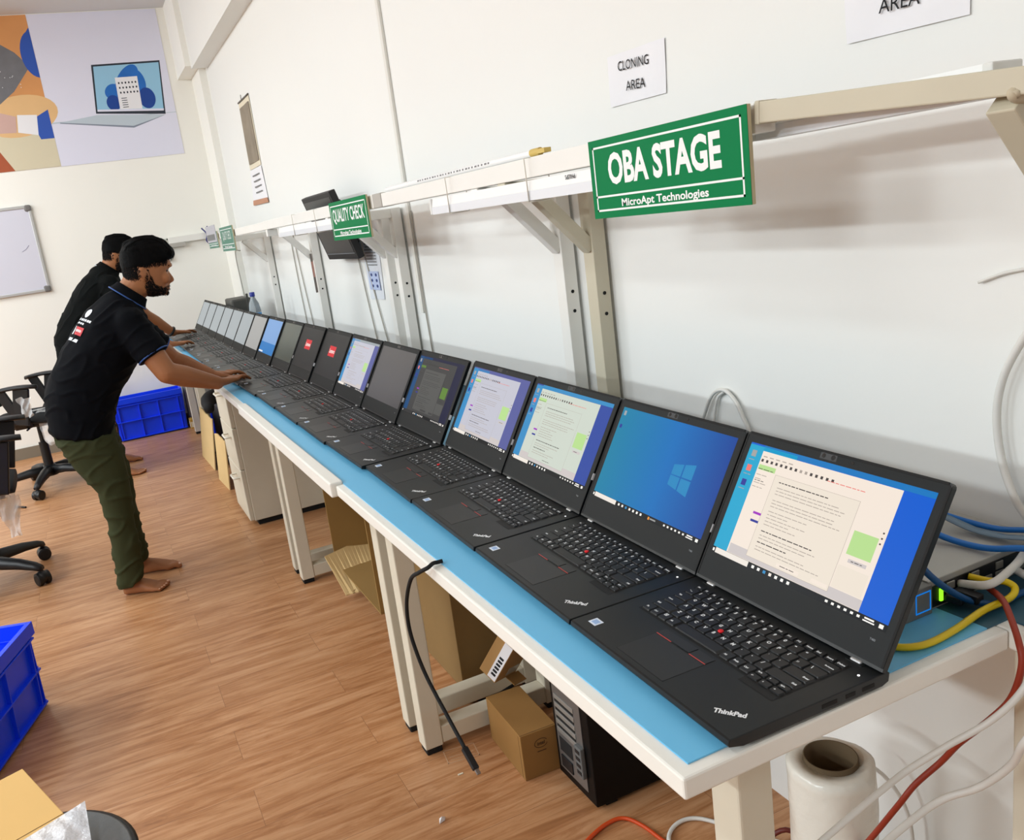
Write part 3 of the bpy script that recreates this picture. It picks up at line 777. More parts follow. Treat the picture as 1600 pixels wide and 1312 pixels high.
# white battens (unlit) strapped under the beams
def batten(x0, y0, y1, z1, label, straps, h=.040):
    t = thing('tube_light', label, 'light fitting', (x0 + .02, (y0 + y1) / 2, z1 - h), 0, 'unlit battens under the light rail')
    pr = [(x0, z1), (x0 - .004, z1 - h * .52), (x0 + .004, z1 - h), (x0 + .034, z1 - h), (x0 + .042, z1 - h * .52), (x0 + .038, z1)]
    b = MB(); b.loft([[(x, y, z) for x, z in pr] for y in (y0 + .012, y1 - .012)], 0, True, False); obj('housing', b, mat('batten_white', (238, 238, 236), 0.4), t, True)
    b = MB(); b.box(x0 - .0055, x0 + .0435, y0 + .014, y1 - .014, z1 - h - .0012, z1 - h * .55); obj('diffuser', b, mat('batten_diffuser', (226, 228, 232), 0.3), t, True)
    for a, c in ((y0, y0 + .013), (y1 - .013, y1)): obj('end_cap', MB().box(x0 - .006, x0 + .044, a, c, z1 - h - .0014, z1, 0, .002), mat('batten_cap', (222, 222, 218), 0.5), t, True)
    for ys in straps:
        b = MB(); p = [(x0 - .008, z1 - h - .004), (x0 - .009, z1 + .045), (x0 + .046, z1 + .047), (x0 + .047, z1 - h - .004)]
        b.tube([(x, ys, z) for x, z in p + p[:1]], .0016, 6, sub=0); obj('cable_tie', b, WHITE, t, True)
    return t
t = batten(.447, .42, 1.535, 1.3960, 'unlit white batten strapped under the beam left of the large green sign', (.98, 1.40))
b = MB(); M = frame_M((.4427, .815, 1.3885), (0, 1, 0), (.05, 0, -1)); b.text('PHILIPS', M, h=.0085, bold=.02); obj('printed_name', b, INK, t, True)
batten(.447, 2.50, 3.44, 1.3960, 'unlit white batten strapped under the beam left of the middle green sign', (2.72, 3.10))
batten(.505, .02, .395, 1.4300, 'unlit white batten at top right, just behind the beige beam', (), .036)
# slim spare tube lying on the beam
t = thing('fluorescent_tube', 'slim spare tube with a yellow taped end lying on top of the beam', 'lamp tube', (.471, 1.46, 1.443))
b = MB(); b.cyl((.471, .998, 1.4508), (.471, 1.93, 1.4508), .0078, n=16); obj('glass', b, mat('frosted_tube_glass', (240, 240, 240), 0.25), t, True)
b = MB(); b.cyl((.471, .965, 1.4508), (.471, 1.000, 1.4508), .0084, n=16); b.box(.4625, .4795, .935, .967, 1.446, 1.4555, 0, .001); obj('taped_end', b, mat('yellowed_tape', (206, 178, 96), 0.5), t, True)
b = MB(); M = frame_M((.4633, 1.33, 1.4520), (0, -1, 0), (.15, 0, 1))
for k in range(26): b.box(-.32 + k * .018, -.308 + k * .018 - (.004 if k % 3 else 0), -.002, .002, 0, .0003, 0, 0, M)
obj('printed_marks', b, mat('grey_print', (120, 120, 120), 0.6), t, True)
# green hanging signs
def sign(x, y0, y1, z0, z1, top, sub, label, th=.007, wtop=.72, m2=None, bold=.035):
    t = thing('hanging_sign', label, 'sign', (x, (y0 + y1) / 2, z0), 0, 'green stage signs along the rail')
    obj('board', MB().box(x, x + th, y0, y1, z0, z1, 0, .001), [mat('sign_board_edge', (196, 184, 150), 0.6)], t, True)
    W_, H_ = y1 - y0, z1 - z0
    M = frame_M((x - .0006, (y0 + y1) / 2, (z0 + z1) / 2), (0, -1, 0), (0, 0, 1))
    b = MB(); b.box(-W_ / 2, W_ / 2, -H_ / 2, H_ / 2, -.0004, .0002, 0, 0, M); obj('printed_face', b, m2 or GREEN, t, True)
    b = MB(); e = .03 * W_; l = .0085 * W_
    for a in ((-W_ / 2 + e, W_ / 2 - e, H_ / 2 - e - l, H_ / 2 - e), (-W_ / 2 + e, W_ / 2 - e, -H_ / 2 + e, -H_ / 2 + e + l), (-W_ / 2 + e, -W_ / 2 + e + l, -H_ / 2 + e, H_ / 2 - e), (W_ / 2 - e - l, W_ / 2 - e, -H_ / 2 + e, H_ / 2 - e), (-W_ / 2 + e, W_ / 2 - e, -H_ * .235, -H_ * .235 + l)):
        b.box(*a, .0003, .0005, 0, 0, M)
    obj('white_border', b, SIGNW, t, True)
    b = MB(); b.text(top, M @ Matrix.Translation((0, H_ * .11, .0006)), h=H_ * .40, w=W_ * wtop, bold=bold)
    obj('headline', b, SIGNW, t, True)
    b = MB(); b.text(sub, M @ Matrix.Translation((0, -H_ * .335, .0006)), h=H_ * .125, w=W_ * .56, bold=.025)
    obj('company_line', b, SIGNW, t, True)
    return t
sign(.436, .326, .730, 1.3045, 1.4420, 'OBA STAGE', 'MicroApt Technologies', 'large green sign reading OBA STAGE hanging from the rail')
sign(.436, 2.045, 2.485, 1.3135, 1.4490, 'QUALITY CHECK', 'MicroApt Technologies', 'middle green sign reading QUALITY CHECK below the wall monitor', wtop=.84, bold=.020)
sign(.450, 4.72, 5.21, 1.3160, 1.4680, 'QUALITY CHECK', 'MicroApt Technologies', 'small far green sign beside the corner of the room', wtop=.66, bold=.0, m2=mat('faded_green_face', (72, 128, 108), 0.5))
sign(.4515, 5.36, 5.80, 1.345, 1.455, 'STAGE', 'MicroApt Technologies', 'farthest green sign, half hidden under grey papers near the corner', wtop=.40, m2=mat('faded_green_face', (72, 128, 108), 0.5))
b = MB(); b.box(.4475, .4505, 5.38, 5.82, 1.386, 1.50, 0, 0); b.box(.4465, .4475, 5.44, 5.80, 1.40, 1.44, 1)
single('hung_paper', b, [mat('grey_paper', (186, 184, 190), 0.8), mat('grey_print', (120, 120, 120), 0.6)], 'grey printed sheet covering the top of the farthest green sign', 'paper')
# batten and bracket on the back wall corner
t = thing('tube_light', 'unlit batten on the back wall by the corner, with cables tied around it', 'light fitting', (.45, LY - .03, 1.43), 0, 'unlit battens under the light rail')
obj('housing', MB().box(.235, .655, LY - .045, LY - .002, 1.425, 1.475, 0, .003), RAILM, t, True)
obj('end_plate', MB().box(.235, .36, LY - .048, LY - .002, 1.395, 1.428, 0, .002), mat('grey_joint_plate', (176, 172, 164), 0.5), t, True)
b = MB(); b.tube([(.50, LY - .05, 1.51), (.53, LY - .07, 1.46), (.52, LY - .06, 1.41), (.55, LY - .05, 1.375)], .006, 8); b.tube([(.545, LY - .05, 1.52), (.55, LY - .07, 1.46), (.565, LY - .06, 1.40)], .006, 8)
obj('tied_cables', b, mat('indigo_cable', (70, 70, 120), 0.5), t, True)
t = thing('wall_bracket', 'small open white bracket frame on the back wall, left end of the corner batten', 'bracket', (.195, LY - .02, 1.30))
b = MB()
for a in ((.165, .178, 1.30, 1.47), (.222, .235, 1.30, 1.47), (.165, .235, 1.456, 1.47), (.165, .235, 1.30, 1.313), (.165, .235, 1.385, 1.398)): b.box(a[0], a[1], LY - .03, LY - .001, a[2], a[3], 0, .002)
obj('frame', b, mat('grey_bracket', (196, 196, 186), 0.5), t, True)

# ---------------------------------------------------------------- sheets and things on the right wall
def wallM(y, z, d=.003): return frame_M((WX - d, y, z), (0, -1, 0), (0, 0, 1))
def sheet_mesh(b, c, m, d0=.0035, nx=10, nz=6, wav=.0022):
    """A paper quad c = (y,z) x4 taped to the wall: corners flat, a slight wave between."""
    vs = []
    for j in range(nz + 1):
        for i in range(nx + 1):
            u, v = i / nx, j / nz
            y = (c[0][0] * (1 - u) + c[1][0] * u) * (1 - v) + (c[3][0] * (1 - u) + c[2][0] * u) * v
            z = (c[0][1] * (1 - u) + c[1][1] * u) * (1 - v) + (c[3][1] * (1 - u) + c[2][1] * u) * v
            vs.append((WX - d0 - wav * math.sin(3 * PI * u + 1.1 * v) * math.sin(PI * v * .8 + .4), y, z))
    n = nx + 1
    b.add(vs, [(j * n + i, (j + 1) * n + i, (j + 1) * n + i + 1, j * n + i + 1) for j in range(nz) for i in range(nx)], m, True)
t = thing('paper_notice', 'white paper notice reading CLONING AREA taped to the right wall', 'notice', (WX - .003, .94, 1.527), 0, 'paper notices on the right wall')
b = MB(); sheet_mesh(b, ((1.037, 1.634), (.837, 1.630), (.845, 1.526), (1.040, 1.529)), 0); obj('sheet', b, PAPER, t, True)
b = MB(); M = frame_M((WX - .0068, .943, 1.604), (0, -1, -.06), (0, .0, 1)); b.text('CLONING', M, h=.0195, w=.108, bold=.004); obj('printed_word', b, INK, t, True); b = MB(); M = frame_M((WX - .0068, .940, 1.561), (0, -1, -.06), (0, 0, 1)); b.text('AREA', M, h=.0195, w=.068, bold=.004); obj('printed_word', b, INK, t, True)
t = thing('paper_notice', 'white paper notice at the top picture edge, the word AREA visible on it', 'notice', (WX - .003, .30, 1.513), 0, 'paper notices on the right wall')
b = MB(); sheet_mesh(b, ((.400, 1.622), (.196, 1.620), (.197, 1.512), (.397, 1.519)), 0); obj('sheet', b, PAPER, t, True)
b = MB(); M = frame_M((WX - .0068, .302, 1.556), (0, -1, -.05), (0, 0, 1)); b.text('AREA', M, h=.0195, w=.068, bold=.004); obj('printed_word', b, INK, t, True)
t = thing('wall_calendar', 'hanging wall calendar with a picture above white date sheets, near the corner pier', 'calendar', (WX - .005, 4.93, 1.56))
b = MB(); sheet_mesh(b, ((5.09, 2.205), (4.755, 2.205), (4.762, 1.80), (5.115, 1.80)), 0, .004); obj('backing_card', b, mat('cream_card', (226, 216, 192), 0.7), t, True)
b = MB(); sheet_mesh(b, ((5.070, 2.175), (4.775, 2.175), (4.782, 1.83), (5.09, 1.83)), 0, .008); obj('picture', b, mat('muted_picture_print', (140, 128, 110), 0.6, var=(7, 0.45)), t, True)
b = MB(); sheet_mesh(b, ((5.115, 1.795), (4.762, 1.795), (4.735, 1.600), (5.180, 1.610)), 0, .005); obj('date_sheet', b, PAPER, t, True)
b = MB(); sheet_mesh(b, ((5.180, 1.612), (4.735, 1.602), (4.728, 1.572), (5.195, 1.580)), 0, .009); obj('torn_edge', b, mat('rust_paper_edge', (190, 140, 112), 0.8), t, True)
b = MB()
for k in range(4): b.add([(WX - .0098, 5.05 - k * .004, 1.76 - k * .035), (WX - .0098, 4.83, 1.76 - k * .035), (WX - .0098, 4.83, 1.752 - k * .035), (WX - .0098, 5.05 - k * .004, 1.752 - k * .035)], [(0, 3, 2, 1)])
obj('date_lines', b, mat('grey_print', (120, 120, 120), 0.6), t, True)
b = MB(); b.tube([(WX - .006, 5.09, 2.212), (WX - .006, 4.755, 2.212)], .005, 8); b.tube([(WX - .006, 4.98, 2.212), (WX - .004, 4.98, 2.245)], .002, 6); obj('top_rod', b, mat('dark_rod', (90, 84, 76), 0.5), t, True)
t = thing('printed_notice', 'narrow printed notice with blue diagrams on the wall below the middle green sign', 'notice', (WX - .003, 2.9, 1.03))
b = MB(); sheet_mesh(b, ((3.02, 1.33), (2.79, 1.33), (2.82, 1.035), (3.005, 1.03)), 0); obj('sheet', b, mat('bluish_paper', (218, 222, 228), 0.7), t, True)
b = MB()
for k in range(9): b.box(WX - .0080, WX - .0078, 2.84, 2.985 - .01 * (k % 3), 1.285 - k * .013, 1.289 - k * .013)
obj('text_lines', b, mat('grey_print', (120, 120, 120), 0.6), t, True)
b = MB(); b.box(WX - .0082, WX - .0079, 2.84, 2.98, 1.075, 1.155, 1)
for i in range(2):
    for k in range(3): b.ellipsoid((WX - .0082, 2.875 + i * .06, 1.092 + k * .024), .0006, .014, .007, 0, 10, 6)
obj('diagram', b, [mat('navy_print', (40, 60, 120), 0.6), mat('pale_blue_print', (176, 190, 222), 0.6)], t, True)
b = MB(); b.box(.644, .656, 3.7215, 3.7228, 1.05, 1.25, 0); b.box(.645, .655, 3.7205, 3.7217, 1.13, 1.21, 1)
single('hanging_strip', b, [mat('dark_strip', (120, 112, 106), 0.6), mat('dull_red_strip', (190, 142, 130), 0.6)], 'narrow dark and reddish strip hanging beside the upright left of the monitor', 'strip')
# slim monitor behind the rail, leaning out at the top
t = thing('wall_monitor', 'black flat monitor hung behind the rail by the middle green sign, tilted downward', 'monitor', (.60, 3.05, 1.21))
def mM(p=(0, 0, 0)): return frame_M((.552, 3.10, 1.508), (0, -1, 0), (-.085, .0, .29)) @ Matrix.Translation(p)
H_ = .302
b = MB(); b.box(-.235, .235, -H_, 0, -.03, 0, 0, .004, mM()); b.box(-.15, .15, -H_ + .05, -.05, -.062, -.029, 0, .008, mM()); obj('casing', b, mat('black_monitor_plastic', (26, 26, 28), 0.5), t, True)
b = MB(); b.box(-.213, .213, -H_ + .032, -.022, .0, .0012, 0, 0, mM()); obj('screen', b, mat('dark_monitor_panel', (40, 41, 42), 0.3), t, True)
b = MB(); b.box(-.213, .213, -H_ + .026, -H_ + .030, .0, .0018, 0, 0, mM()); obj('trim_line', b, mat('faint_grey_print', (120, 124, 128), 0.5), t, True)
b = MB(); b.beam((.62, 3.10, 1.40), (.707, 3.10, 1.40), .06, .06, 0, .004); obj('mount', b, BLACKP, t, True)
# loose drop cables against the wall
def cable(name, pts, r, m, label, cat='cable', n=8, sub=8, group=None):
    b = MB(); b.tube(pts, r, n, 0, sub); return single(name, b, m, label, cat, group)
WCAB = mat('white_cable', (222, 220, 214), 0.45); GCAB = mat('grey_drop_cable', (170, 166, 156), 0.5)
for y, lbl in ((3.35, 'nearest the monitor'), (4.22, 'midway between the monitor and the corner'), (4.12, 'beside the farther upright frame')):
    pass
cable('drop_cable', [(.70, 6.02, 1.30), (.652, 5.98, 1.28), (.652, 5.95, 1.0), (.655, 5.93, .7535)], .004, GCAB, 'thin grey cable dropping from the small far green sign to the bench end', group='thin cables hanging down the right wall')
for i, (ya, yb, x, lbl) in enumerate(((4.33, 4.28, .703, 'first thin cable left of the uprights behind the monitor'), (4.26, 4.12, .703, 'second thin cable left of the upright beside the monitor'), (3.12, 2.98, .703, 'thin cable hanging just right of the black monitor'), (3.04, 2.82, .703, 'thin cable slanting down below the black monitor'), (2.36, 2.34, .704, 'thin cable below the wall conduit'))):
    cable('drop_cable', [(x, ya, 1.38), (x, (ya + yb) / 2 + .01, 1.08), (x, yb, .7535)], .0035, GCAB, lbl, group='thin cables hanging down the right wall')
# water bottle and dark box at the far end
t = thing('water_bottle', 'clear plastic water bottle with a blue cap behind the far laptops', 'bottle', (.475, 4.62, ZL))
cx, cy = .475, 4.62
PET = mat('clear_pet', (226, 234, 238), 0.08, trans=0.75, alpha=1.0, ior=1.2)
b = MB(); b.lathe([(.030, ZL), (.036, ZL + .01), (.036, ZL + .07), (.034, ZL + .08), (.036, ZL + .09), (.036, ZL + .19), (.030, ZL + .235), (.016, ZL + .265), (.013, ZL + .27), (.013, ZL + .284)], (cx, cy, 0), 24); obj('body', b, PET, t, True)
b = MB(); b.lathe([(.0365, ZL + .09), (.0368, ZL + .091), (.0368, ZL + .176), (.0365, ZL + .177)], (cx, cy, 0), 24); obj('wrapper', b, mat('sky_blue_wrapper', (44, 140, 206), 0.4), t, True)
b = MB(); b.lathe([(.0155, ZL + .278), (.016, ZL + .281), (.016, ZL + .302), (.014, ZL + .304)], (cx, cy, 0), 20); obj('cap', b, mat('blue_cap', (36, 50, 140), 0.4), t, True)
b = MB(); b.box(.40, .53, 4.98, 5.26, ZL, ZL + .255, 0, .012); b.beam((.49, 4.93, ZL), (.492, 4.91, ZL + .285), .014, .014, 0, .003); b.box(.40, .50, 4.92, 4.99, ZL, ZL + .02, 0, .004)
single('router_box', b, mat('dark_equipment_grey', (70, 70, 66), 0.5), 'dark grey equipment box with an upright aerial at the far end of the bench', 'box')

# ================================================================ things under the bench
def carton(name, label, x0, y0, dx, dy, z0, h, rot, m, mt, cat='box', tape=True, group=None):
    t = thing(name, label, cat, (x0, y0, z0), rot, group)
    obj('carton', MB().box(0, dx, 0, dy, 0, h, 0, .002), m, t)
    if tape: obj('tape', MB().box(dx * .42, dx * .58, -.0004, dy + .0004, h * .8, h + .0005), mt, t)
    return t
TAPE = mat('clear_brown_tape', (186, 140, 70), 0.3)
t = thing('cardboard_box', 'small closed brown cardboard box with an oval printed mark, under the nearest workbench', 'box', (.258, 1.004, 0), -.04)
obj('carton', MB().box(0, .098, 0, .205, 0, .122, 0, .0015), CARDD, t)
obj('flap_seam', MB().box(.0, .098, .003, .0042, .1218, .1226).box(-.0004, .0004, .012, .0132, .004, .118), mat('cardboard_seam', (104, 74, 38), 0.9), t)
b = MB(); M = frame_M((.052, -.0006, .088), (1, 0, 0), (0, 0, 1)); b.text('intel', M, h=.010, w=.020, bold=.02)
for k in range(28):
    a0, a1 = 2 * PI * k / 28 + .4, 2 * PI * (k + 1) / 28 + .4
    if k > 24: continue
    b.add([(.018 * math.cos(a0), .0125 * math.sin(a0), 0), (.018 * math.cos(a1), .0125 * math.sin(a1), 0), (.0165 * math.cos(a1), .011 * math.sin(a1), 0), (.0165 * math.cos(a0), .011 * math.sin(a0), 0)], [(3, 2, 1, 0)], 0, False, M)
b.box(-.012, .012, -.022, -.020, 0, .0002, 0, 0, M)
obj('printed_mark', b, mat('dark_brown_print', (70, 46, 22), 0.8), t)
# tower computer seen from its back panel
t = thing('tower_computer', 'black tower computer standing with its silver slot panel outward, under the nearest workbench', 'computer', (.342, .817, 0), .0)
obj('case', MB().box(0, .40, 0, .165, .012, .385, 0, .003), mat('tower_black', (6, 6, 7), 0.5, spec=.2), t)
obj('foot', MB().box(.03, .06, .01, .155, 0, .013).box(.34, .37, .01, .155, 0, .013), RUBBER, t)
PAN = mat('zinc_panel', (132, 132, 132), 0.4, metal=0.7)
b = MB(); b.box(-.002, .001, .030, .150, .035, .262, 0); obj('back_panel', b, PAN, t)
for k in range(5):
    s = obj('slot_cover', MB().box(-.004, -.0015, .058, .143, .135 + k * .022, .147 + k * .022, 0, .001), mat('slot_metal', (164, 164, 160), 0.4, metal=0.6), t)
b = MB()
for k in range(4): b.box(-.003, -.0012, .060, .141, .149 + k * .022, .155 + k * .022)
b.box(-.003, -.0015, .085, .140, .085, .122); obj('dark_gaps', b, RUBBER, t)
b = MB()
for i in range(12):
    for j in range(7): b.box(-.003, -.0016, .045 + i * .0075, .0495 + i * .0075, .292 + j * .009, .297 + j * .009)
b2 = MB(); b2.box(-.0016, .001, .035, .140, .285, .36); obj('fan_grille', b2, PAN, t); obj('grille_holes', b, RUBBER, t)
b = MB(); b.box(-.012, -.001, .028, .056, .072, .150, 0, .002)
for k in range(4): b.box(-.0128, -.0115, .033, .051, .080 + k * .018, .089 + k * .018, 1)
obj('port_block', b, [mat('port_grey', (96, 98, 98), 0.5), BLACKP], t)
b = MB(); b.box(-.005, -.001, .090, .138, .044, .074, 0, .001); obj('power_socket', b, BLACKP, t)
# tilted open carton with white labels
t = thing('torn_carton', 'torn brown carton with white labels, tilted behind the small closed box', 'box', (.31, 1.16, .10))
M = Matrix.Translation((.355, 1.235, .205)) @ Matrix.Rotation(math.radians(22), 4, 'Z') @ Matrix.Rotation(math.radians(30), 4, 'X') @ Matrix.Rotation(math.radians(14), 4, 'Y') @ Matrix.Scale(.82, 4)
b = MB(); b.box(-.06, .06, -.035, .035, -.075, .075, 0, .002, M); obj('carton', b, CARD, t, True)
b = MB(); b.box(-.0615, -.0600, -.033, .0, -.07, .07, 0, 0, M)
for k in range(6): b.box(-.0622, -.0614, -.026 + .001 * (k % 2), -.008, -.055 + k * .013, -.047 + k * .013, 1, 0, M)
obj('white_label', b, [PAPER, INK], t, True)
b = MB(); b.box(.0, .07, -.075, -.036, -.072, -.069, 0, 0, M); obj('flap', b, CARDD, t, True)
b = MB(); b.box(-.01, .05, -.0365, -.0352, -.06, -.03, 0, 0, M); obj('clear_tape', b, mat('glossy_tape', (190, 184, 170), 0.2), t, True)
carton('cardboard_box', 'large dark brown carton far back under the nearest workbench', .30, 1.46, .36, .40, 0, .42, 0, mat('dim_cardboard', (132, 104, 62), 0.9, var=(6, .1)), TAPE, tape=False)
b = MB(); b.tube([(.30, 1.40, .008), (.33, 1.37, .01), (.42, 1.36, .03), (.50, 1.40, .05)], .006, 8); b.ellipsoid((.295, 1.40, .014), .018, .02, .013)
single('power_lead', b, RUBBER, 'black power lead lying on the floor behind the bench leg', 'cable')
# big open carton under the second bench, flap hanging out
t = thing('open_carton', 'big open cardboard carton under the second workbench', 'box', (.40, 2.10, 0))
CI = mat('carton_inside', (150, 118, 66), 0.9, var=(5, .1))
b = MB()
b.box(.21, .62, 1.90, 1.906, .10, .62); b.box(.21, .62, 2.44, 2.446, .10, .62); b.box(.614, .62, 1.90, 2.446, .10, .62); b.box(.21, .62, 1.90, 2.446, .095, .101)
obj('carton', b, CI, t, True)
b = MB()
for xx in (.24, .58):
    for yy in (1.93, 2.40): b.box(xx, xx + .03, yy, yy + .03, 0, .0955)
obj('packing_block', b, mat('white_foam_block', (214, 212, 204), 0.8), t, True)
t = thing('cardboard_flap', 'pale cardboard sheet with a torn ragged edge leaning out under the second workbench', 'cardboard', (.25, 2.36, 0))
b = MB(); cs = [(.162, 2.400, .150), (.395, 2.492, .150)]; n = 14; rows = []
top = [Vector(cs[0]).lerp(Vector(cs[1]), i / n) for i in range(n + 1)]
bot = [Vector((.190, 2.272, .030)).lerp(Vector((.345, 2.232, .040)), i / n) + Vector((R_.uniform(-.002, .002), R_.uniform(-.005, .005), R_.uniform(-.0005, .0005))) for i in range(n + 1)]
for d in (0, .004):
    rows.append([p + Vector((-.001, 0, d)) for p in top]); rows.append([p + Vector((-.001, 0, d)) for p in bot])
m_ = n + 1
vs = rows[0] + rows[1] + rows[2] + rows[3]
fs = [(i, i + 1, m_ + i + 1, m_ + i) for i in range(n)] + [(2 * m_ + i, 3 * m_ + i, 3 * m_ + i + 1, 2 * m_ + i + 1) for i in range(n)] + [(i, 2 * m_ + i, 2 * m_ + i + 1, i + 1) for i in range(n)] + [(m_ + i, m_ + i + 1, 3 * m_ + i + 1, 3 * m_ + i) for i in range(n)]
fs += [(0, m_, 3 * m_, 2 * m_), (n, 2 * m_ + n, 3 * m_ + n, m_ + n)]
b.add(vs, fs); obj('sheet', b, CARDL, t, True)
b = MB()
for k in range(3):
    b.tube([Vector((.195, 2.275, .036)).lerp(Vector((.30, 2.243, .040)), k * .2) + Vector((0, 0, .003)), Vector((.21, 2.285, .046)).lerp(Vector((.31, 2.250, .048)), k * .2 + .05)], .0009, 5, sub=2)
obj('torn_fibres', b, CARDD, t, True)
# stretch film roll
t = thing('stretch_film_roll', 'tall roll of clear stretch film standing on the floor under the near bench end', 'film roll', (.470, .262, 0))
b = MB(); n = 40; prof = [(.038, .008), (.064, .004), (.067, .03)]
rings = []
for k in range(26):
    z = .006 + .41 * k / 25
    rings.append([(( .0665 + .0012 * math.sin(5 * a + k * .6) + .0008 * math.sin(11 * a - k)) * math.cos(a), (.0665 + .0012 * math.sin(5 * a + k * .6) + .0008 * math.sin(9 * a - k)) * math.sin(a), z) for a in [2 * PI * i / n for i in range(n)]])
rings.append([(.060 * math.cos(2 * PI * i / n), .060 * math.sin(2 * PI * i / n), .4195) for i in range(n)])
rings.append([(.0415 * math.cos(2 * PI * i / n), .0415 * math.sin(2 * PI * i / n), .4195) for i in range(n)])
rings.append([(.0415 * math.cos(2 * PI * i / n), .0415 * math.sin(2 * PI * i / n), .004) for i in range(n)])
b.loft(rings, 0, False); obj('film', b, mat('milky_film', (226, 224, 214), 0.22, spec=.6, bump=(26, .25)), t)
b = MB(); b.loft([[(r * math.cos(2 * PI * i / n), r * math.sin(2 * PI * i / n), z) for i in range(n)] for r, z in ((.0412, 0), (.0412, .428), (.0385, .428), (.0385, .002))], 0, True); obj('core', b, mat('cardboard_core', (92, 76, 54), 0.9), t)
# cables
ORANGE = mat('orange_cable', (206, 74, 24), 0.45); RUST = mat('rust_red_cable', (150, 50, 28), 0.5)
cable('orange_cable', [(.555, .062, .770), (.535, .03, .772), (.512, .005, .770), (.478, -.030, .757), (.469, -.04, .733), (.466, -.03, .685), (.469, 0.0, .636), (.483, .05, .569), (.485, .08, .52), (.459, .1, .482), (.444, .12, .436), (.46, .2, .30), (.55, .34, .12), (.60, .38, .06)], .0042, RUST, 'orange-red cable hanging over the right bench edge down to the floor')
cable('white_cable', [(.52, -.10, .790), (.487, -.06, .769), (.458, -.05, .711), (.431, -.03, .668), (.393, 0.0, .63), (.351, .02, .602), (.307, .02, .593), (.241, .015, .583), (.10, .01, .55)], .0042, WCAB, 'upper white cable sagging in front of the stretch film roll')
cable('white_cable', [(.44, -.13, .745), (.426, -.10, .712), (.414, -.08, .672), (.422, -.06, .627), (.409, -.03, .583), (.381, 0.0, .557), (.326, .01, .535), (.20, .01, .50)], .0046, WCAB, 'lower white cable crossing the bottom right corner below the other one')
cable('white_cable', [(.60, .36, .32), (.628, .34, .303), (.658, .32, .269), (.675, .30, .222), (.682, .29, .165), (.681, .29, .09), (.67, .30, .006)], .0035, WCAB, 'thin white cable curving down the wall behind the stretch film roll')
cable('orange_cable', [(.20, .70, .006), (.241, .736, .005), (.29, .76, .005), (.339, .773, .005), (.377, .767, .005), (.398, .724, .005), (.42, .62, .005), (.50, .50, .005)], .0045, ORANGE, 'orange cable looping on the floor in front of the tower computer')
cable('white_cable', [(.40, .60, .006), (.419, .663, .006), (.465, .690, .006), (.512, .675, .006), (.56, .60, .006), (.62, .50, .006)], .0045, WCAB, 'white cable lying on the floor behind the near bench leg')
b = MB(); b.box(.585, .665, .36, .46, .03, .10, 0, .006, Matrix.Translation((0, 0, -.03))); b.tube([(.60, .43, .06), (.56, .47, .10), (.52, .50, .05), (.50, .48, .006)], .005, 8)
single('power_adapter', b, mat('dark_red_plastic', (96, 30, 20), 0.5), 'dark red power adapter on the floor against the wall beside the film roll', 'adapter')
t = thing('black_cable', 'loose black cable dangling over the front edge of the nearest workbench', 'cable', (.0, .70, .36))
b = MB(); b.tube([(.021, .694, .7560), (.012, .694, .7562), (.002, .692, .7575), (-.012, .682, .757), (-.024, .700, .745), (-.030, .735, .721), (-.031, .780, .660), (-.029, .800, .600), (-.024, .798, .548), (-.015, .781, .49), (-.005, .724, .432), (-.001, .665, .395)], .0038, 10, 0, 8); obj('cord', b, RUBBER, t, True)
b = MB(); b.beam((-.002, .668, .397), (.001, .629, .374), .013, .009, 0, .002); obj('plug', b, BLACKP, t, True)
b = MB(); b.beam((.001, .630, .3745), (.0018, .620, .369), .008, .004, 0, .0008); obj('metal_tip', b, STEEL, t, True)
# tape marks and crumbs on the floor
b = MB(); M = Matrix.Translation((.125, 1.175, 0)) @ Matrix.Rotation(-.15, 4, 'Z')
for a in ((0, .085, 0, .0025), (0, .085, .055, .0575), (0, .0025, 0, .0575), (.0825, .085, 0, .0575), (.01, .075, .012, .014), (.01, .075, .024, .026)): b.box(a[0], a[1], a[2], a[3], 0, .0006, 0, 0, M)
single('tape_residue', b, mat('dried_tape', (196, 160, 128), 0.35), 'dried rectangle of clear tape stuck to the floor under the dangling cable', 'tape')
b = MB(); b.add([(0.02, .985, .001), (.036, .990, .001), (.040, .997, .004), (.026, 1.0, .003), (.03, .992, .012)], [(0, 1, 4), (1, 2, 4), (2, 3, 4), (3, 0, 4), (3, 2, 1, 0)])
single('paper_scrap', b, PAPER, 'tiny crumpled white paper scrap on the floor at the bottom of the view', 'scrap')
b = MB(); b.box(.128, .142, 1.118, 1.123, 0, .002, 0, .0005)
single('paper_scrap', b, mat('cream_card', (226, 216, 192), 0.7), 'tiny cream scrap beside the dried tape on the floor', 'scrap')
# leaning cards and clutter beyond the pedestal
def leaning(x, y, w, h, lean, yaw, label, m):
    M = Matrix.Translation((x, y, 0)) @ Matrix.Rotation(yaw, 4, 'Z') @ Matrix.Rotation(lean, 4, 'Y')
    b = MB(); pts = [(-w / 2, 0), (w / 2, 0)] + [(w / 2 - w * i / 8, h + R_.uniform(-.008, .008)) for i in range(9)]
    b.add([(0, u, v) for u, v in pts] + [(.006, u, v) for u, v in pts], [tuple(range(len(pts)))[::-1], tuple(range(len(pts), 2 * len(pts)))] + [(i, (i + 1) % len(pts), len(pts) + (i + 1) % len(pts), len(pts) + i) for i in range(len(pts))], 0, False, M)
    return single('cardboard_sheet', b, m, label, 'cardboard', 'cardboard sheets leaning by the pedestal')
leaning(.045, 4.95, .48, .33, .14, .03, 'larger pale cardboard sheet leaning under the fourth workbench', CARDL)
leaning(.050, 4.33, .30, .29, .10, .05, 'smaller pale cardboard sheet leaning just beyond the drawer pedestal', CARDL)
b = MB(); b.box(.15, .43, 4.42, 5.12, .0, .40, 0, .02)
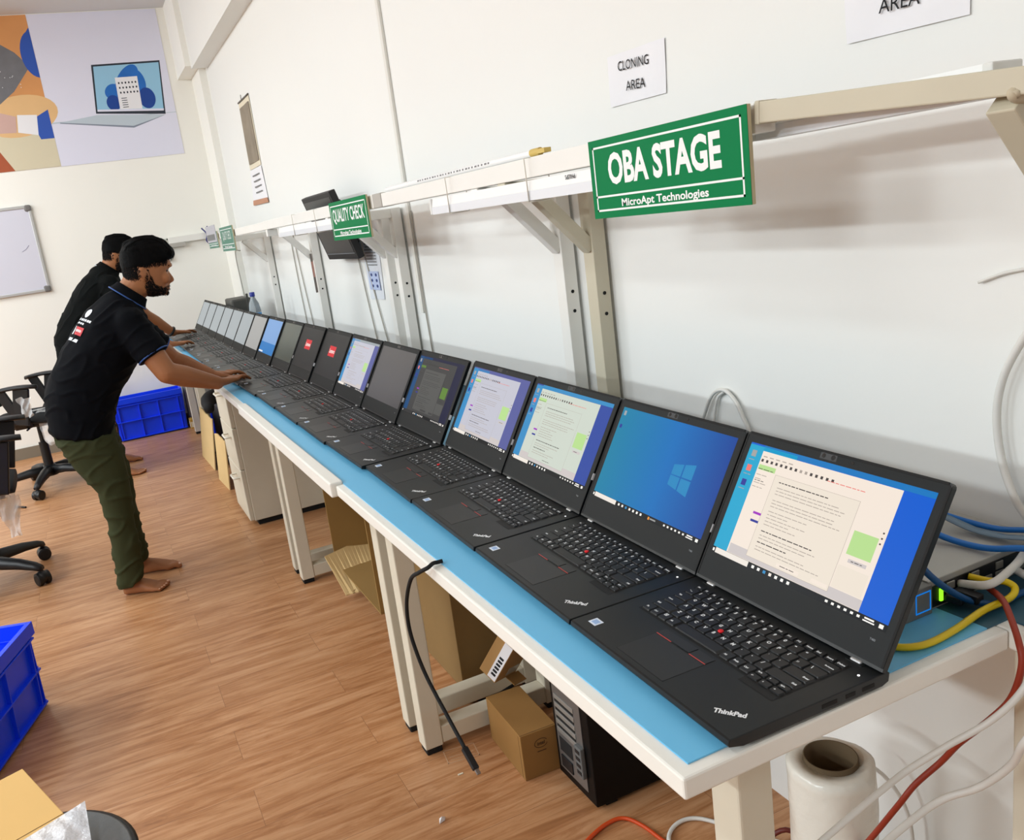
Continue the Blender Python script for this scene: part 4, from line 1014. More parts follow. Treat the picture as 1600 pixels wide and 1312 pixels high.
single('storage_bin', b, mat('dark_bin_plastic', (26, 28, 34), 0.5), 'black bin filled with clutter behind the leaning cardboard sheets', 'bin')
b = MB(); b.tube([(.08, 4.55, .42), (.10, 4.7, .45), (.2, 4.9, .44), (.26, 5.02, .43)], [.03, .045, .05, .03], 10)
single('black_bag', b, mat('black_fabric', (20, 20, 22), 0.8), 'crumpled black bag on the black bin under the fourth workbench', 'bag')

# ================================================================ chairs, crates and the stool on the open floor
CHB = mat('chair_black_plastic', (20, 21, 24), 0.42); CHF = mat('chair_black_fabric', (24, 25, 28), 0.9); 
def film_mat():
    m = mat('clear_wrapping_film', (236, 238, 240), 0.16, alpha=.5, spec=.8, bump=(30, .5)); return m
FILM = film_mat()
def crumple(c, dx, dz, n=18, seed=1, depth=.05, M=None):
    r = random.Random(seed); b = MB(); ph = [(r.uniform(4, 14), r.uniform(4, 14), r.uniform(0, 6), r.uniform(.2, 1)) for _ in range(7)]
    vs = []
    for j in range(n + 1):
        for i in range(n + 1):
            u, v = i / n, j / n
            d = sum(a * math.sin(p * u + q * v + s) for p, q, s, a in ph) / 4
            e = sum(a * math.cos(q * u - p * v + s) for p, q, s, a in ph) / 7
            w = 1 - .45 * v + .12 * math.sin(5 * v + seed)
            vs.append((c[0] + (u - .5) * dx * w + .02 * e, c[1] + depth * d, c[2] - v * dz + .02 * e))
    b.add(vs, [(j * (n + 1) + i, j * (n + 1) + i + 1, (j + 1) * (n + 1) + i + 1, (j + 1) * (n + 1) + i) for j in range(n) for i in range(n)], 0, True, M)
    return b
def chair(x, y, yaw, label, spokes, wrap, ax=0.0):
    t = thing('office_chair', label, 'chair', (x, y, 0), yaw, 'black swivel chairs')
    b = MB(); b.lathe([(.048, .075), (.052, .085), (.050, .125), (.036, .145)], n=24)
    obj('hub', b, CHB, t)
    for k in range(5):
        a = spokes + 2 * PI * k / 5; ca, sa = math.cos(a), math.sin(a)
        b = MB(); rings = []
        for rr, z, w, h in ((.035, .108, .030, .036), (.12, .112, .027, .030), (.22, .102, .023, .024), (.295, .088, .020, .018), (.325, .078, .017, .013)):
            rings.append([(rr * ca - o * w * sa, rr * sa + o * w * ca, z + q * h) for o, q in ((-1, -.7), (-1.05, .1), (-.7, .8), (0, 1), (.7, .8), (1.05, .1), (1, -.7))])
        b.loft(rings); lg = obj('base_leg', b, CHB, t)
        c = Vector((.318 * ca, .318 * sa, .030)); d = Vector((-sa, ca, 0)) if k % 2 else Vector((ca * .5 - sa, sa * .5 + ca, 0)).normalized()
        b = MB()
        for s in (-1, 1):
            b.cyl(c + d * .008 * s, c + d * .027 * s, .030, n=22); b.cyl(c + d * .027 * s, c + d * .030 * s, .030, .022, n=22)
        b.cyl(c + Vector((0, 0, .0)), c + Vector((0, 0, .055)), .010, n=12); b.ellipsoid(c + Vector((0, 0, .006)), .031, .031, .030, 0, 14, 8)
        obj('castor', b, mat('castor_nylon', (16, 17, 19), 0.4), lg)
    b = MB(); b.cyl((0, 0, .12), (0, 0, .30), .030, .028); b.cyl((0, 0, .30), (0, 0, .425), .016); obj('gas_column', b, CHB, t)
    b = MB(); b.box(-.13, .10, -.09, .09, .415, .445, 0, .01); b.cyl((.0, -.09, .43), (.02, -.24, .43), .006, n=8); obj('mechanism', b, CHB, t)
    b = MB(); rings = []
    for k in range(13):
        u = -1 + 2 * k / 12; w = .24 * (1 - .10 * u * u) * (1 if abs(u) < 1 else .9)
        rings.append([(u * .235 , w * math.cos(q) * (abs(math.cos(q)) ** -.4 if abs(math.cos(q)) > .05 else 1), .475 + .030 * math.sin(q) - (.018 * max(0, u) ** 2)) for q in [2 * PI * i / 20 for i in range(20)]])
    b.loft(rings); obj('seat', b, CHF, t)
    b = MB(); rings = []
    for k in range(13):
        v = k / 12; z = .56 + .42 * v; hw = .215 * (1 - .55 * abs(v - .45) ** 2.2); xx = -.235 - .05 * math.sin(PI * v * .9) - .04 * v
        rings.append([(xx + .018 * math.sin(q), hw * math.cos(q), z) for q in [2 * PI * i / 18 for i in range(18)]])
    b.loft(rings); obj('backrest', b, CHF, t)
    b = MB(); b.tube([(-.10, 0, .43), (-.26, 0, .44), (-.30, 0, .52), (-.29, 0, .72)], .018, 10); obj('back_stem', b, CHB, t)
    for s in (-1, 1):
        b = MB(); yy = .275 * s
        pr = []
        for k in range(9):
            u = -1 + 2 * k / 8; w = .040 * math.sqrt(max(.05, 1 - .75 * u ** 4))
            pr.append([(.02 + ax + u * .135, yy + w * math.cos(q), .705 + .013 * math.sin(q) - .012 * u * u) for q in [2 * PI * i / 14 for i in range(14)]])
        b.loft(pr); ar = obj('armrest', b, CHB, t)
        b = MB(); b.beam((.06 + ax, yy, .695), (.01 + ax, yy * .99, .47), .024, .095, 0, .006); b.beam((.01 + ax, yy * .99, .50), (-.01, yy * .72, .44), .10, .024, 0, .006); b.beam((-.07 + ax, yy, .695), (-.01 + ax, yy * .99, .54), .022, .06, 0, .005)
        obj('arm_support', b, CHB, ar)
    for i, (c, dx, dz, sd, dp) in enumerate(wrap):
        obj('wrapping_film', crumple(c, dx, dz, 18, sd, dp), FILM, t, label='crumpled clear wrapping film')
    return t
chair(-.905, 5.335, math.atan2(-.295, .955), 'black office chair beyond the man in green trousers, its seat still wrapped in film', math.atan2(-.333, -.083) - math.atan2(-.295, .955),
      [((.07, -.30, .64), .09, .12, 3, .02), ((.16, -.20, .46), .18, .15, 5, .03), ((.05, .0, .512), .40, .01, 9, .16)])
chair(-1.165, 3.60, .02, 'black office chair cut by the left picture edge, film hanging from its arm', math.atan2(.203, .28),
      [((.165, .12, .47), .12, .22, 4, .05), ((.20, -.16, .42), .09, .18, 7, .05)], .17)
b = MB(); b.cyl((-1.120, 4.98, .006), (-1.055, 4.90, .006), .006, n=10)
single('black_rod', b, BLACKP, 'short black rod lying on the floor between the two office chairs', 'rod')

def crate(x, y, yaw, w, d, h, label):
    """Ribbed stacking crate, corner at the origin, open at the top."""
    t = thing('plastic_crate', label, 'crate', (x, y, 0), yaw, 'blue plastic crates')
    b = MB(); th = .004; tp = .012
    def wall(p0, p1, out):
        p0 = Vector(p0); p1 = Vector(p1); o = Vector(out)
        a = [p0 - o * tp, p1 - o * tp]; q = [p0, p1]
        vs = [(*a[0].xy, .006), (*a[1].xy, .006), (*q[1].xy, h), (*q[0].xy, h)]
        ins = [(v[0] - o.x * th, v[1] - o.y * th, v[2]) for v in vs]
        b.add(vs + ins, [(0, 1, 2, 3), (7, 6, 5, 4), (3, 2, 6, 7), (0, 4, 5, 1), (0, 3, 7, 4), (1, 5, 6, 2)])
        L = (p1 - p0).length; dr = (p1 - p0) / L
        def pt(s, z): return p0 + dr * s - o * tp * (1 - z / h)
        for f in (.06, .36, .64, .94):
            s = L * f; a0, a1 = pt(s, .01), pt(s, h * .86)
            b.beam((a0.x, a0.y, .01), (a1.x + o.x * .004, a1.y + o.y * .004, h * .86), .006, .022, 0, .0015, up=tuple(o))
        for z in (.014, h * .46, h * .84):
            a0, a1 = pt(.004, z), pt(L - .004, z)
            b.beam((a0.x + o.x * .004, a0.y + o.y * .004, z), (a1.x + o.x * .004, a1.y + o.y * .004, z), .022, .007, 0, .0015)
    C_ = [(0, 0, 0), (w, 0, 0), (w, d, 0), (0, d, 0)]
    for i, o in enumerate(((0, -1, 0), (1, 0, 0), (0, 1, 0), (-1, 0, 0))): wall(C_[i], C_[(i + 1) % 4], o)
    b.box(tp, w - tp, tp, d - tp, .004, .012)
    obj('body', b, BLUECRATE, t)
    b = MB()
    for a in ((-.012, w + .012, -.012, .004), (-.012, w + .012, d - .004, d + .012), (-.012, .004, .0, d), (w - .004, w + .012, .0, d)): b.box(a[0], a[1], a[2], a[3], h - .006, h + .004, 0, .001)
    for a in ((-.012, w + .012, -.012, -.009), (-.012, w + .012, d + .009, d + .012), (-.012, -.009, .0, d), (w + .009, w + .012, 0, d)): b.box(a[0], a[1], a[2], a[3], h - .038, h - .004, 0, .001)
    obj('rim', b, BLUECRATE, t)
    b = MB()
    for fx in (.04, w - .08):
        for fy in (.03, d - .07): b.box(fx, fx + .04, fy, fy + .04, 0, .0065)
    obj('foot', b, BLUECRATE, t)
    return t
crate(-.44, 6.250, -.03, .505, .165, .325, 'blue ribbed plastic crate against the back wall')
ya = math.atan2(-.95, -.33)
crate(-.862 - .39 * .945, 2.222 + .39 * .327, ya + PI / 2 - PI / 2 - PI / 2 + PI / 2, .60, .40, .285, 'blue ribbed plastic crate cut by the left picture edge')
crate(.16, 5.42, .0, .24, .30, .33, 'blue plastic crate tucked under the far end of the bench')
b = MB(); b.box(.085, .155, 6.18, 6.28, 0, .075, 0, .002)
b.box(.0845, .0850, 6.19, 6.27, .01, .055, 1); b.box(.09, .15, 6.1795, 6.1799, .012, .055, 1)
single('printed_box', b, [mat('ochre_box', (190, 148, 60), 0.7), mat('cream_card', (226, 216, 192), 0.7)], 'small ochre printed box on the floor right of the far blue crate', 'box')
b = MB(); b.box(.10, .30, 6.30, 6.42, 0, .34, 0, .01)
single('grey_bin', b, mat('grey_bin_plastic', (150, 148, 140), 0.5), 'grey bin against the back wall between the far crate and the bench', 'bin')
# round stool near the camera with a flat carton and a plastic bag on it
sx, sy, sz = -.748, .680, .45
t = thing('stool', 'round stool with grey seat and black edge at the bottom left corner', 'stool', (sx, sy, 0))
b = MB(); b.lathe([(.02, sz - .028), (.16, sz - .028), (.176, sz - .016), (.177, sz - .004), (.170, sz)], (sx, sy, 0), 56); obj('rim', b, CHB, t, True)
b = MB(); b.lathe([(.0, sz - .002), (.160, sz - .001), (.170, sz - .001), (.164, sz + .003), (.10, sz + .004), (.0, sz + .004)], (sx, sy, 0), 56, caps=False); obj('seat', b, mat('grey_vinyl', (112, 116, 118), 0.4, bump=(60, .1)), t, True)
for k in range(4):
    a = PI / 4 + k * PI / 2
    b = MB(); b.tube([(sx + .11 * math.cos(a), sy + .11 * math.sin(a), sz - .027), (sx + .17 * math.cos(a), sy + .17 * math.sin(a), .0)], .012, 10, sub=2); obj('leg', b, CHB, t, True)
t = thing('flat_carton', 'flat buff cardboard carton lying on the round stool', 'box', (-.86, .76, sz + .005))
c0 = Vector((-.754, .983, 0)); e1 = Vector((-.697, .836, 0)) - c0; e1.normalize(); e2 = Vector((e1.y, -e1.x, 0)); e2 = e2 if e2.x < 0 else -e2
b = MB(); M = Matrix.Translation((c0.x, c0.y, sz + .005)) @ Matrix((e1, e2, Vector((0, 0, 1)))).transposed().to_4x4()
b.box(0, .42, 0, .40, 0, .022, 0, .0015, M); obj('carton', b, mat('buff_cardboard', (226, 184, 116), 0.85, var=(10, .04)), t, True)
b = MB(); b.box(.205, .2065, 0, .40, .0218, .0224, 0, 0, M); obj('flap_seam', b, mat('cardboard_seam', (104, 74, 38), 0.9), t, True)
t = thing('plastic_bag', 'crinkled silvery plastic bag lying on the flat carton and stool', 'bag', (-.69, .70, sz + .03))
b = MB(); q0 = [Vector((-.644, .789, .487)), Vector((-.616, .640, .474)), Vector((-.62, .45, .474)), Vector((-.86, .45, .495)), Vector((-.80, .700, .492))]
n = 34; vs = []
for j in range(n + 1):
    for i in range(n + 1):
        u, v = i / n, j / n
        p = (q0[0] * (1 - u) + q0[4] * u) * (1 - v) + (q0[2] * (1 - u) + q0[3] * u) * v
        w = min(u, 1 - u, v, 1 - v) * 4; w = min(1, w)
        vs.append(tuple(p + Vector((0, 0, w * (.006 + .007 * math.sin(23 * u + 9 * math.sin(7 * v)) * math.cos(19 * v + 6 * u) + .005 * math.sin(41 * u + 33 * v))))))
b.add(vs, [(j * (n + 1) + i, (j + 1) * (n + 1) + i, (j + 1) * (n + 1) + i + 1, j * (n + 1) + i + 1) for j in range(n) for i in range(n)], 0, True)
obj('film', b, mat('silvery_bag_film', (224, 226, 232), 0.16, spec=.9, alpha=.88, bump=(55, .5)), t, True)

# ================================================================ two men leaning over the bench
from mathutils import noise
SKIN = mat('brown_skin', (158, 104, 68), 0.5, var=(14, .06), spec=.35); HAIRM = mat('black_hair', (5, 5, 6), 0.5, bump=(420, .25), spec=.10); BEARD = mat('short_black_beard', (18, 13, 11), 0.75, bump=(200, .2), spec=.15)
STUB = mat('cropped_hair', (14, 11, 10), 0.75, spec=.12); NAIL = mat('nail', (206, 160, 132), 0.35)
SHIRT = mat('navy_black_polo', (7, 9, 14), 0.85, var=(9, .10), spec=.12); SHIRT2 = mat('black_polo', (8, 11, 11), 0.85, var=(9, .10), spec=.12)
TRO = mat('olive_trousers', (56, 60, 38), 0.9, var=(9, .09), spec=.15); TRO2 = mat('dark_trousers', (16, 17, 22), 0.85)
BLUETRIM = mat('blue_piping', (46, 84, 150), 0.6); WHITETRIM = mat('white_piping', (214, 222, 230), 0.6)
def fuse(mb, voxel, smooth, name, material):
    """Melts overlapping closed forms into one continuous skin."""
    me = mb.mesh('tmp', material); o = bpy.data.objects.new('tmp', me); COL.objects.link(o)
    bm = bmesh.new(); bm.from_mesh(me); bmesh.ops.remove_doubles(bm, verts=bm.verts, dist=1e-5); bmesh.ops.recalc_face_normals(bm, faces=bm.faces); bm.to_mesh(me); bm.free()
    r = o.modifiers.new('r', 'REMESH'); r.mode = 'VOXEL'; r.voxel_size = voxel; r.use_smooth_shade = True
    s = o.modifiers.new('s', 'SMOOTH'); s.iterations = smooth; s.factor = .5
    dg = bpy.context.evaluated_depsgraph_get(); out = bpy.data.meshes.new_from_object(o.evaluated_get(dg)); out.name = name
    bpy.data.objects.remove(o); bpy.data.meshes.remove(me)
    out.materials.clear(); out.materials.append(material)
    out.polygons.foreach_set('use_smooth', [True] * len(out.polygons)); out.update()
    return out
def ell(c, a, b, n=20, p=2.0):
    """Ring about c spanned by a and b (superellipse)."""
    c, a, b = Vector(c), Vector(a), Vector(b); out = []
    for i in range(n):
        t = 2 * PI * i / n; x, y = math.cos(t), math.sin(t)
        out.append(c + a * (abs(x) ** (2 / p) * (1 if x >= 0 else -1)) + b * (abs(y) ** (2 / p) * (1 if y >= 0 else -1)))
    return out
def limb(b, pts, rs, n=14, sub=6):
    P = spline(pts, sub); m = len(P); b.tube(P, [rs[min(int(i * (len(rs) - 1) / (m - 1)), len(rs) - 2)] * (1 - (i * (len(rs) - 1) / (m - 1) - min(int(i * (len(rs) - 1) / (m - 1)), len(rs) - 2))) + rs[min(int(i * (len(rs) - 1) / (m - 1)), len(rs) - 2) + 1] * (i * (len(rs) - 1) / (m - 1) - min(int(i * (len(rs) - 1) / (m - 1)), len(rs) - 2)) for i in range(m)], n, 0, 0)
    b.ellipsoid(P[0], rs[0], rs[0], rs[0], 0, 12, 8); b.ellipsoid(P[-1], rs[-1], rs[-1], rs[-1], 0, 12, 8)
HEAD = [(1.196, -.205, -.156, .026), (1.204, -.232, -.146, .043), (1.218, -.262, -.139, .055), (1.236, -.284, -.136, .063), (1.258, -.294, -.131, .069), (1.284, -.297, -.123, .073),
        (1.310, -.297, -.112, .075), (1.335, -.294, -.103, .0755), (1.360, -.288, -.103, .074), (1.384, -.277, -.113, .068), (1.404, -.259, -.131, .057), (1.419, -.237, -.152, .040), (1.428, -.208, -.176, .014)]
def head_at(z):
    for k in range(len(HEAD) - 1):
        if HEAD[k][0] <= z <= HEAD[k + 1][0]:
            t = (z - HEAD[k][0]) / (HEAD[k + 1][0] - HEAD[k][0]); return tuple(HEAD[k][i] * (1 - t) + HEAD[k + 1][i] * t for i in range(4))
    return HEAD[0] if z < HEAD[0][0] else HEAD[-1]
def head_parts(T, y0=3.05):
    """T maps the head's own space to the world; returns the solids for the body and the child meshes."""
    s = MB(); s.M = T
    s.loft([ell(((xb + xf) / 2, y0, z), ((xf - xb) / 2, 0, 0), (0, hw, 0), 28, 2.3) for z, xb, xf, hw in HEAD])
    # nose, brow ridge, lips, chin
    s.loft([ell((x, y0, z), (r, 0, 0), (0, w, 0), 12) for x, z, r, w in ((-.126, 1.290, .006, .007), (-.122, 1.275, .009, .0075), (-.117, 1.262, .010, .009), (-.1140, 1.249, .011, .0115), (-.119, 1.243, .010, .014), (-.128, 1.239, .008, .012))])
    s.tube([(-.118, y0 - .040, 1.306), (-.110, y0 - .022, 1.311), (-.108, y0, 1.308), (-.110, y0 + .022, 1.311), (-.118, y0 + .040, 1.306)], .0075, 8)
    for z, x, w, r in ((1.2285, -.1355, .022, .0065), (1.2185, -.1375, .020, .007)):
        s.tube([(x - .010, y0 - w, z), (x, y0 - w * .5, z), (x + .002, y0, z), (x, y0 + w * .5, z), (x - .010, y0 + w, z)], r, 8)
    s.ellipsoid((-.150, y0, 1.204), .013, .020, .012)
    for q in (-1, 1):
        s.ellipsoid((-.140, y0 + q * .045, 1.262), .018, .016, .022)       # cheek
        e = Matrix.Translation((-.224, y0 + q * .078, 1.288)) @ Matrix.Rotation(math.radians(-14), 4, 'Y')
        s.ellipsoid((0, 0, 0), .015, .007, .027, 0, 14, 10, e); s.ellipsoid((-.004, q * .004, .006), .013, .006, .021, 0, 14, 10, e)
    kids = {}
    h = MB(); h.M = T
    up = [(1.326, .0015, -.016), (1.338, .004, .008), (1.352, .007, .020), (1.372, .010, .020), (1.392, .012, .014), (1.410, .013, .008), (1.426, .013, .004), (1.436, .012, .0)]
    rings = []
    for z, o, fr in up:
        zz, xb, xf, hw = head_at(min(z - .006, 1.4279)); rings.append(ell(((xb - o + xf + fr) / 2, y0, z), ((xf + fr - xb + o) / 2, 0, 0), (0, hw + o * .75, 0), 28, 2.5))
    rings.append(ell((-.195, y0, 1.438), (.030, 0, 0), (0, .022, 0), 28))
    h.loft(rings)
    rh = random.Random(3)
    for q in range(34):
        a = rh.uniform(-1, 1); z = 1.350 + .070 * rh.random(); zz, xb, xf, hw = head_at(z)
        h.ellipsoid((xf - .006 + rh.uniform(-.010, .006), y0 + a * hw * .72, z), .020, .016, .018, 0, 10, 7)
    for q in range(40):
        a, c = rh.uniform(-1, 1), rh.uniform(0, 1); h.ellipsoid((-.255 + .125 * c, y0 + a * .045, 1.424 - .018 * a * a - .05 * abs(c - .40) ** 2), .022, .014, .012, 0, 10, 7)
    kids['hair'] = h
    tree = BVHTree.FromPolygons([Vector(p) for p in s.v], s.f)
    def sm(v): v = max(0.0, min(1.0, v)); return v * v * (3 - 2 * v)
    def blades(dens, n, seed, zlo, zhi, ln, wd, lean):
        rb = random.Random(seed); b = MB()
        for k in range(n):
            z = rb.uniform(zlo, zhi); t = rb.uniform(-PI, PI)
            d = Vector((math.cos(t), math.sin(t), 0)); c = T @ Vector((-.205, y0, z)); dw = (T.to_3x3() @ d).normalized()
            h = tree.ray_cast(c + dw * .3, -dw)
            if not h[0]: continue
            p = T.inverted() @ h[0]
            if rb.random() > dens(p.x, abs(p.y - y0), p.z): continue
            nr = h[1]; g = (T.to_3x3() @ Vector(lean)); g = (g - nr * g.dot(nr)).normalized(); sd = nr.cross(g)
            g = (g + sd * rb.uniform(-.5, .5)).normalized(); sd = nr.cross(g); L = ln * rb.uniform(.7, 1.3); q = h[0] + nr * .0004
            b.add([q - sd * wd, q + sd * wd, q + sd * wd * .5 + g * L + nr * .0012, q - sd * wd * .5 + g * L + nr * .0012], [(0, 1, 2, 3)], 0, False)
        return b
    def fade(x, y, z):
        back = sm((z - 1.268) / .030) * sm((-.232 - x) / .012)
        top = sm((z - 1.312) / .022) * sm((-.118 - x) / .012)
        return max(back, top)
    def jaw(x, y, z):
        if z > 1.245 and y < .03: return 0.0
        up = 1.234 + max(0.0, (-.160 - x)) * .55 + max(0.0, (-.188 - x)) * 3.2
        lo = 1.190
        rear = sm((x + .232 - max(0, z - 1.25) * .25) / .014)
        if y < .026 and x > -.150: up = 1.2395
        lips = 0.12 if (y < .021 and x > -.146 and 1.212 < z < 1.2315) else 1.0
        return sm((up - z) / .014) * rear * lips
    kids['hair_fade'] = blades(fade, 15000, 5, 1.262, 1.352, .0075, .0009, (-.5, 0, -1))
    kids['beard'] = blades(jaw, 15000, 6, 1.188, 1.335, .0070, .0009, (.45, 0, -1))
    kids['eye'] = []
    for q in (-1, 1):
        e = MB(); e.M = T; e.ellipsoid((-.1335, y0 + q * .032, 1.2905), .009, .0120, .0060, 0, 14, 8); kids['eye'].append(e)
    w = MB(); w.M = T
    for q in (-1, 1): w.tube([(-.1090, y0 + q * .014, 1.3085), (-.1100, y0 + q * .028, 1.3135), (-.120, y0 + q * .044, 1.3085)], [.0022, .0030, .0018], 8)
    kids['eyebrow'] = w
    return s, kids
def hand(s, wrist, tip, side, spread=1.0, r=.0082, drop=.012):
    """Palm and five bent fingers from wrist towards tip; side=+1 puts the thumb on the left of the direction."""
    wv, tv = Vector(wrist), Vector(tip); d = tv - wv; L = d.length; d.normalize()
    l = Vector((0, 0, 1)).cross(d).normalized() * side; n = Vector((0, 0, 1))
    n = (n - d * n.dot(d)).normalized()
    K = wv + d * L * .50
    s.loft([ell(wv + d * L * f - n * o, l * w, n * h, 16, 2.6) for f, w, h, o in ((-.06, .026, .021, 0), (.08, .029, .019, 0), (.25, .036, .016, .001), (.42, .041, .0135, .001), (.54, .040, .011, .003))])
    nails = []
    for off, ln, sp in ((.030, .46, .10), (.010, .52, .03), (-.011, .48, -.04), (-.030, .38, -.12)):
        a = K + l * off; dd = (d + l * sp * spread).normalized()
        p1 = a + dd * L * ln * .40 + n * .006; p2 = a + dd * L * ln * .75 + n * .001; p3 = a + dd * L * ln - n * drop
        limb(s, [a, p1, p2, p3], [r * 1.12, r * 1.05, r * .95, r * .80], 10, 4); nails.append((p3, dd))
    a = wv + d * L * .14 + l * .026; p1 = a + (d * .6 + l * .75).normalized() * L * .20 - n * .004; p2 = p1 + (d * .92 + l * .35).normalized() * L * .19 - n * .008
    limb(s, [wv + d * L * .05 + l * .012, a, p1, p2], [.016, .0135, .0105, .0085], 10, 4); nails.append((p2, d))
    return nails, n
def foot(s, heel, toe, side, sc=1.0):
    hv, tv = Vector(heel), Vector(toe); d = tv - hv; L = d.length; d.normalize(); l = Vector((0, 0, 1)).cross(d).normalized() * side; z = Vector((0, 0, 1))
    s.loft([ell(hv + d * L * f + z * (h + .002), l * w, z * h, 18, 2.3) for f, w, h in ((.02, .018, .018), (.08, .029, .027), (.25, .033, .034), (.45, .036, .029), (.62, .043, .021), (.74, .045, .015), (.80, .040, .011))])
    s.loft([ell(hv + d * L * (.18 + k * .02) + z * zz, l * .031, d * .036, 16) for k, zz in ((0, .10), (1, .07), (3, .045), (5, .025))])
    nails = []
    for off, ln, r in ((.030, .245, .0125), (.009, .235, .0088), (-.008, .210, .0082), (-.023, .175, .0078), (-.036, .135, .0074)):
        a = hv + d * L * .72 + l * off + z * .013; b_ = a + d * L * ln * .6 + z * .004; c = a + d * L * ln - z * .003
        limb(s, [a, b_, c], [r * 1.1, r * .95, r], 10, 4); nails.append((c, d, r))
    return nails
def man(J, label, trims, shirt_m, tro_m, barebody, voxel=.0052):
    T = J['head']
    root = thing('person', label, 'person', (J['hip'][0], J['hip'][1], 0))
    s, kids = head_parts(T); s.M = None
    # neck, torso, pelvis, arms, hands, legs, feet as one body
    limb(s, [J['neck1'], J['neck0']], [.056, .060], 16, 3)
    tr = J['torso']
    def ring(k, g=0.0, n=26):
        (xb, zb), (xf, zf), hw = tr[k]; c = Vector(((xb + xf) / 2, J['y'], (zb + zf) / 2)); a = Vector(((xf - xb) / 2, 0, (zf - zb) / 2)); q = a.length
        return ell(c, a * ((q + g) / q), (0, hw + g, 0), n, 2.35)
    s.loft([ring(k, -.030 if k < 3 else -.014) for k in range(len(tr))])
    nails = []
    sl = MB(); low = [p + Vector((.004, 0, -.016)) for p in ring(0, .002)]; sl.loft([low] + [ring(k, 0.0) for k in range(len(tr))])
    cuffs = []
    for S, E, Wr, tip, side, sp in J['arms']:
        limb(s, [S, Vector(S).lerp(Vector(E), .5), E], [.055, .050, .043], 14, 4); limb(s, [E, Vector(E).lerp(Vector(Wr), .35), Wr], [.043, .044, .029], 14, 4)
        nl, nn = hand(s, Wr, tip, side, sp); nails += [(p, d, .0062) for p, d in nl]
        e = Vector(S).lerp(Vector(E), .66); axis = (Vector(E) - Vector(S)).normalized()
        c0 = Vector((S[0] - .02, J['y'] + (S[1] - J['y']) * .55, S[2] - .005))
        P = [c0, Vector(S), Vector(S).lerp(Vector(E), .35), e]; rr = [.080, .070, .067, .067]
        sl.tube(P, rr, 18, 0, 0); sl.ellipsoid(P[1], .068, .068, .068); cuffs.append((e, axis, .066))
    for hipv, knee, ank, heel, toe, side in J['legs']:
        hv2 = (hipv[0], hipv[1] + (J['y'] - hipv[1]) * .25, hipv[2] - .02); limb(s, [hv2, knee, ank], [.070, .050, .034], 14, 5); nails += foot(s, heel, toe, side)
    body = fuse(s, voxel, 3, 'body', SKIN)
    obj('body', shifted(body, root), None, root)
    bo = root.children[0]
    def kid(nm, mb, m, par=root, lab=None):
        o = obj(nm, mb.mesh(nm, m, root_loc(root)), None, par, label=lab); return o
    hm = strands(fuse(kids['hair'], .0045, 4, 'hair', HAIRM), T, J); obj('hair', shifted(hm, root), None, root); kid('hair_fade', kids['hair_fade'], STUB); kid('beard', kids['beard'], BEARD)
    for e_ in kids['eye']: kid('eye', e_, mat('dark_eye', (20, 14, 12), 0.2))
    kid('eyebrow', kids['eyebrow'], HAIRM)
    b = MB()
    for p, d, r in nails:
        zz = Vector((0, 0, 1)); zz = (zz - d * d.z).normalized(); l = d.cross(zz); M = Matrix.Translation(p + zz * r * .75 + d * r * .25) @ Matrix((d, l, zz)).transposed().to_4x4()
        b.ellipsoid((0, 0, 0), r * .75, r * .62, r * .30, 0, 10, 6, M)
    kid('nails', b, NAIL)
    shirt = fuse(sl, .006, 30, 'polo_shirt', shirt_m)
    wrinkle(shirt, J['seed'], .0040)
    so = obj('polo_shirt', shifted(shirt, root), None, root)
    # collar and piping
    n0, n1 = Vector(J['neck0']), Vector(J['neck1']); ax = (n1 - n0).normalized(); cc = n0.lerp(n1, .42); sd = Vector((0, 1, 0)); fw = sd.cross(ax)
    fw = fw if fw.x > 0 else -fw
    b = MB(); rg = []
    for o, r in ((-.020, .082), (.004, .071), (.020, .066), (.022, .061), (.0, .060)):
        rg.append(ell(cc + ax * o, fw * r, sd * r * 1.02, 26))
    b.loft(rg, 0, False); kid('collar', b, shirt_m, so)
    b = MB(); b.tube([p + ax * .0 for p in ell(cc - ax * .016, fw * .0815, sd * .083, 28)] + [ell(cc - ax * .016, fw * .0815, sd * .083, 28)[0]], .0026, 6, 0, 0); kid('collar_piping', b, trims[0], so)
    for e, axis, r in cuffs:
        a = axis.orthogonal().normalized(); q = axis.cross(a); rgp = ell(e - axis * .004, a * (r - .002), q * (r - .002), 28)
        b = MB(); b.tube(rgp + rgp[:1], .0030, 6, 0, 0); kid('sleeve_piping', b, trims[1], so)
    # trousers
    tm = MB(); hp = J['hips']
    tm.loft([ell(c, a, bb, 22, 2.4) for c, a, bb in hp])
    for leg in J['trouser']:
        tm.loft([ell((x, y, z), (rx, 0, sk), (0, ry, 0), 20, 2.2) for x, y, z, rx, ry, sk in leg])
    tro = fuse(tm, .006, 4, 'trousers', tro_m); wrinkle(tro, J['seed'] + 3, .0062, True)
    obj('trousers', shifted(tro, root), None, root)
    return root, so
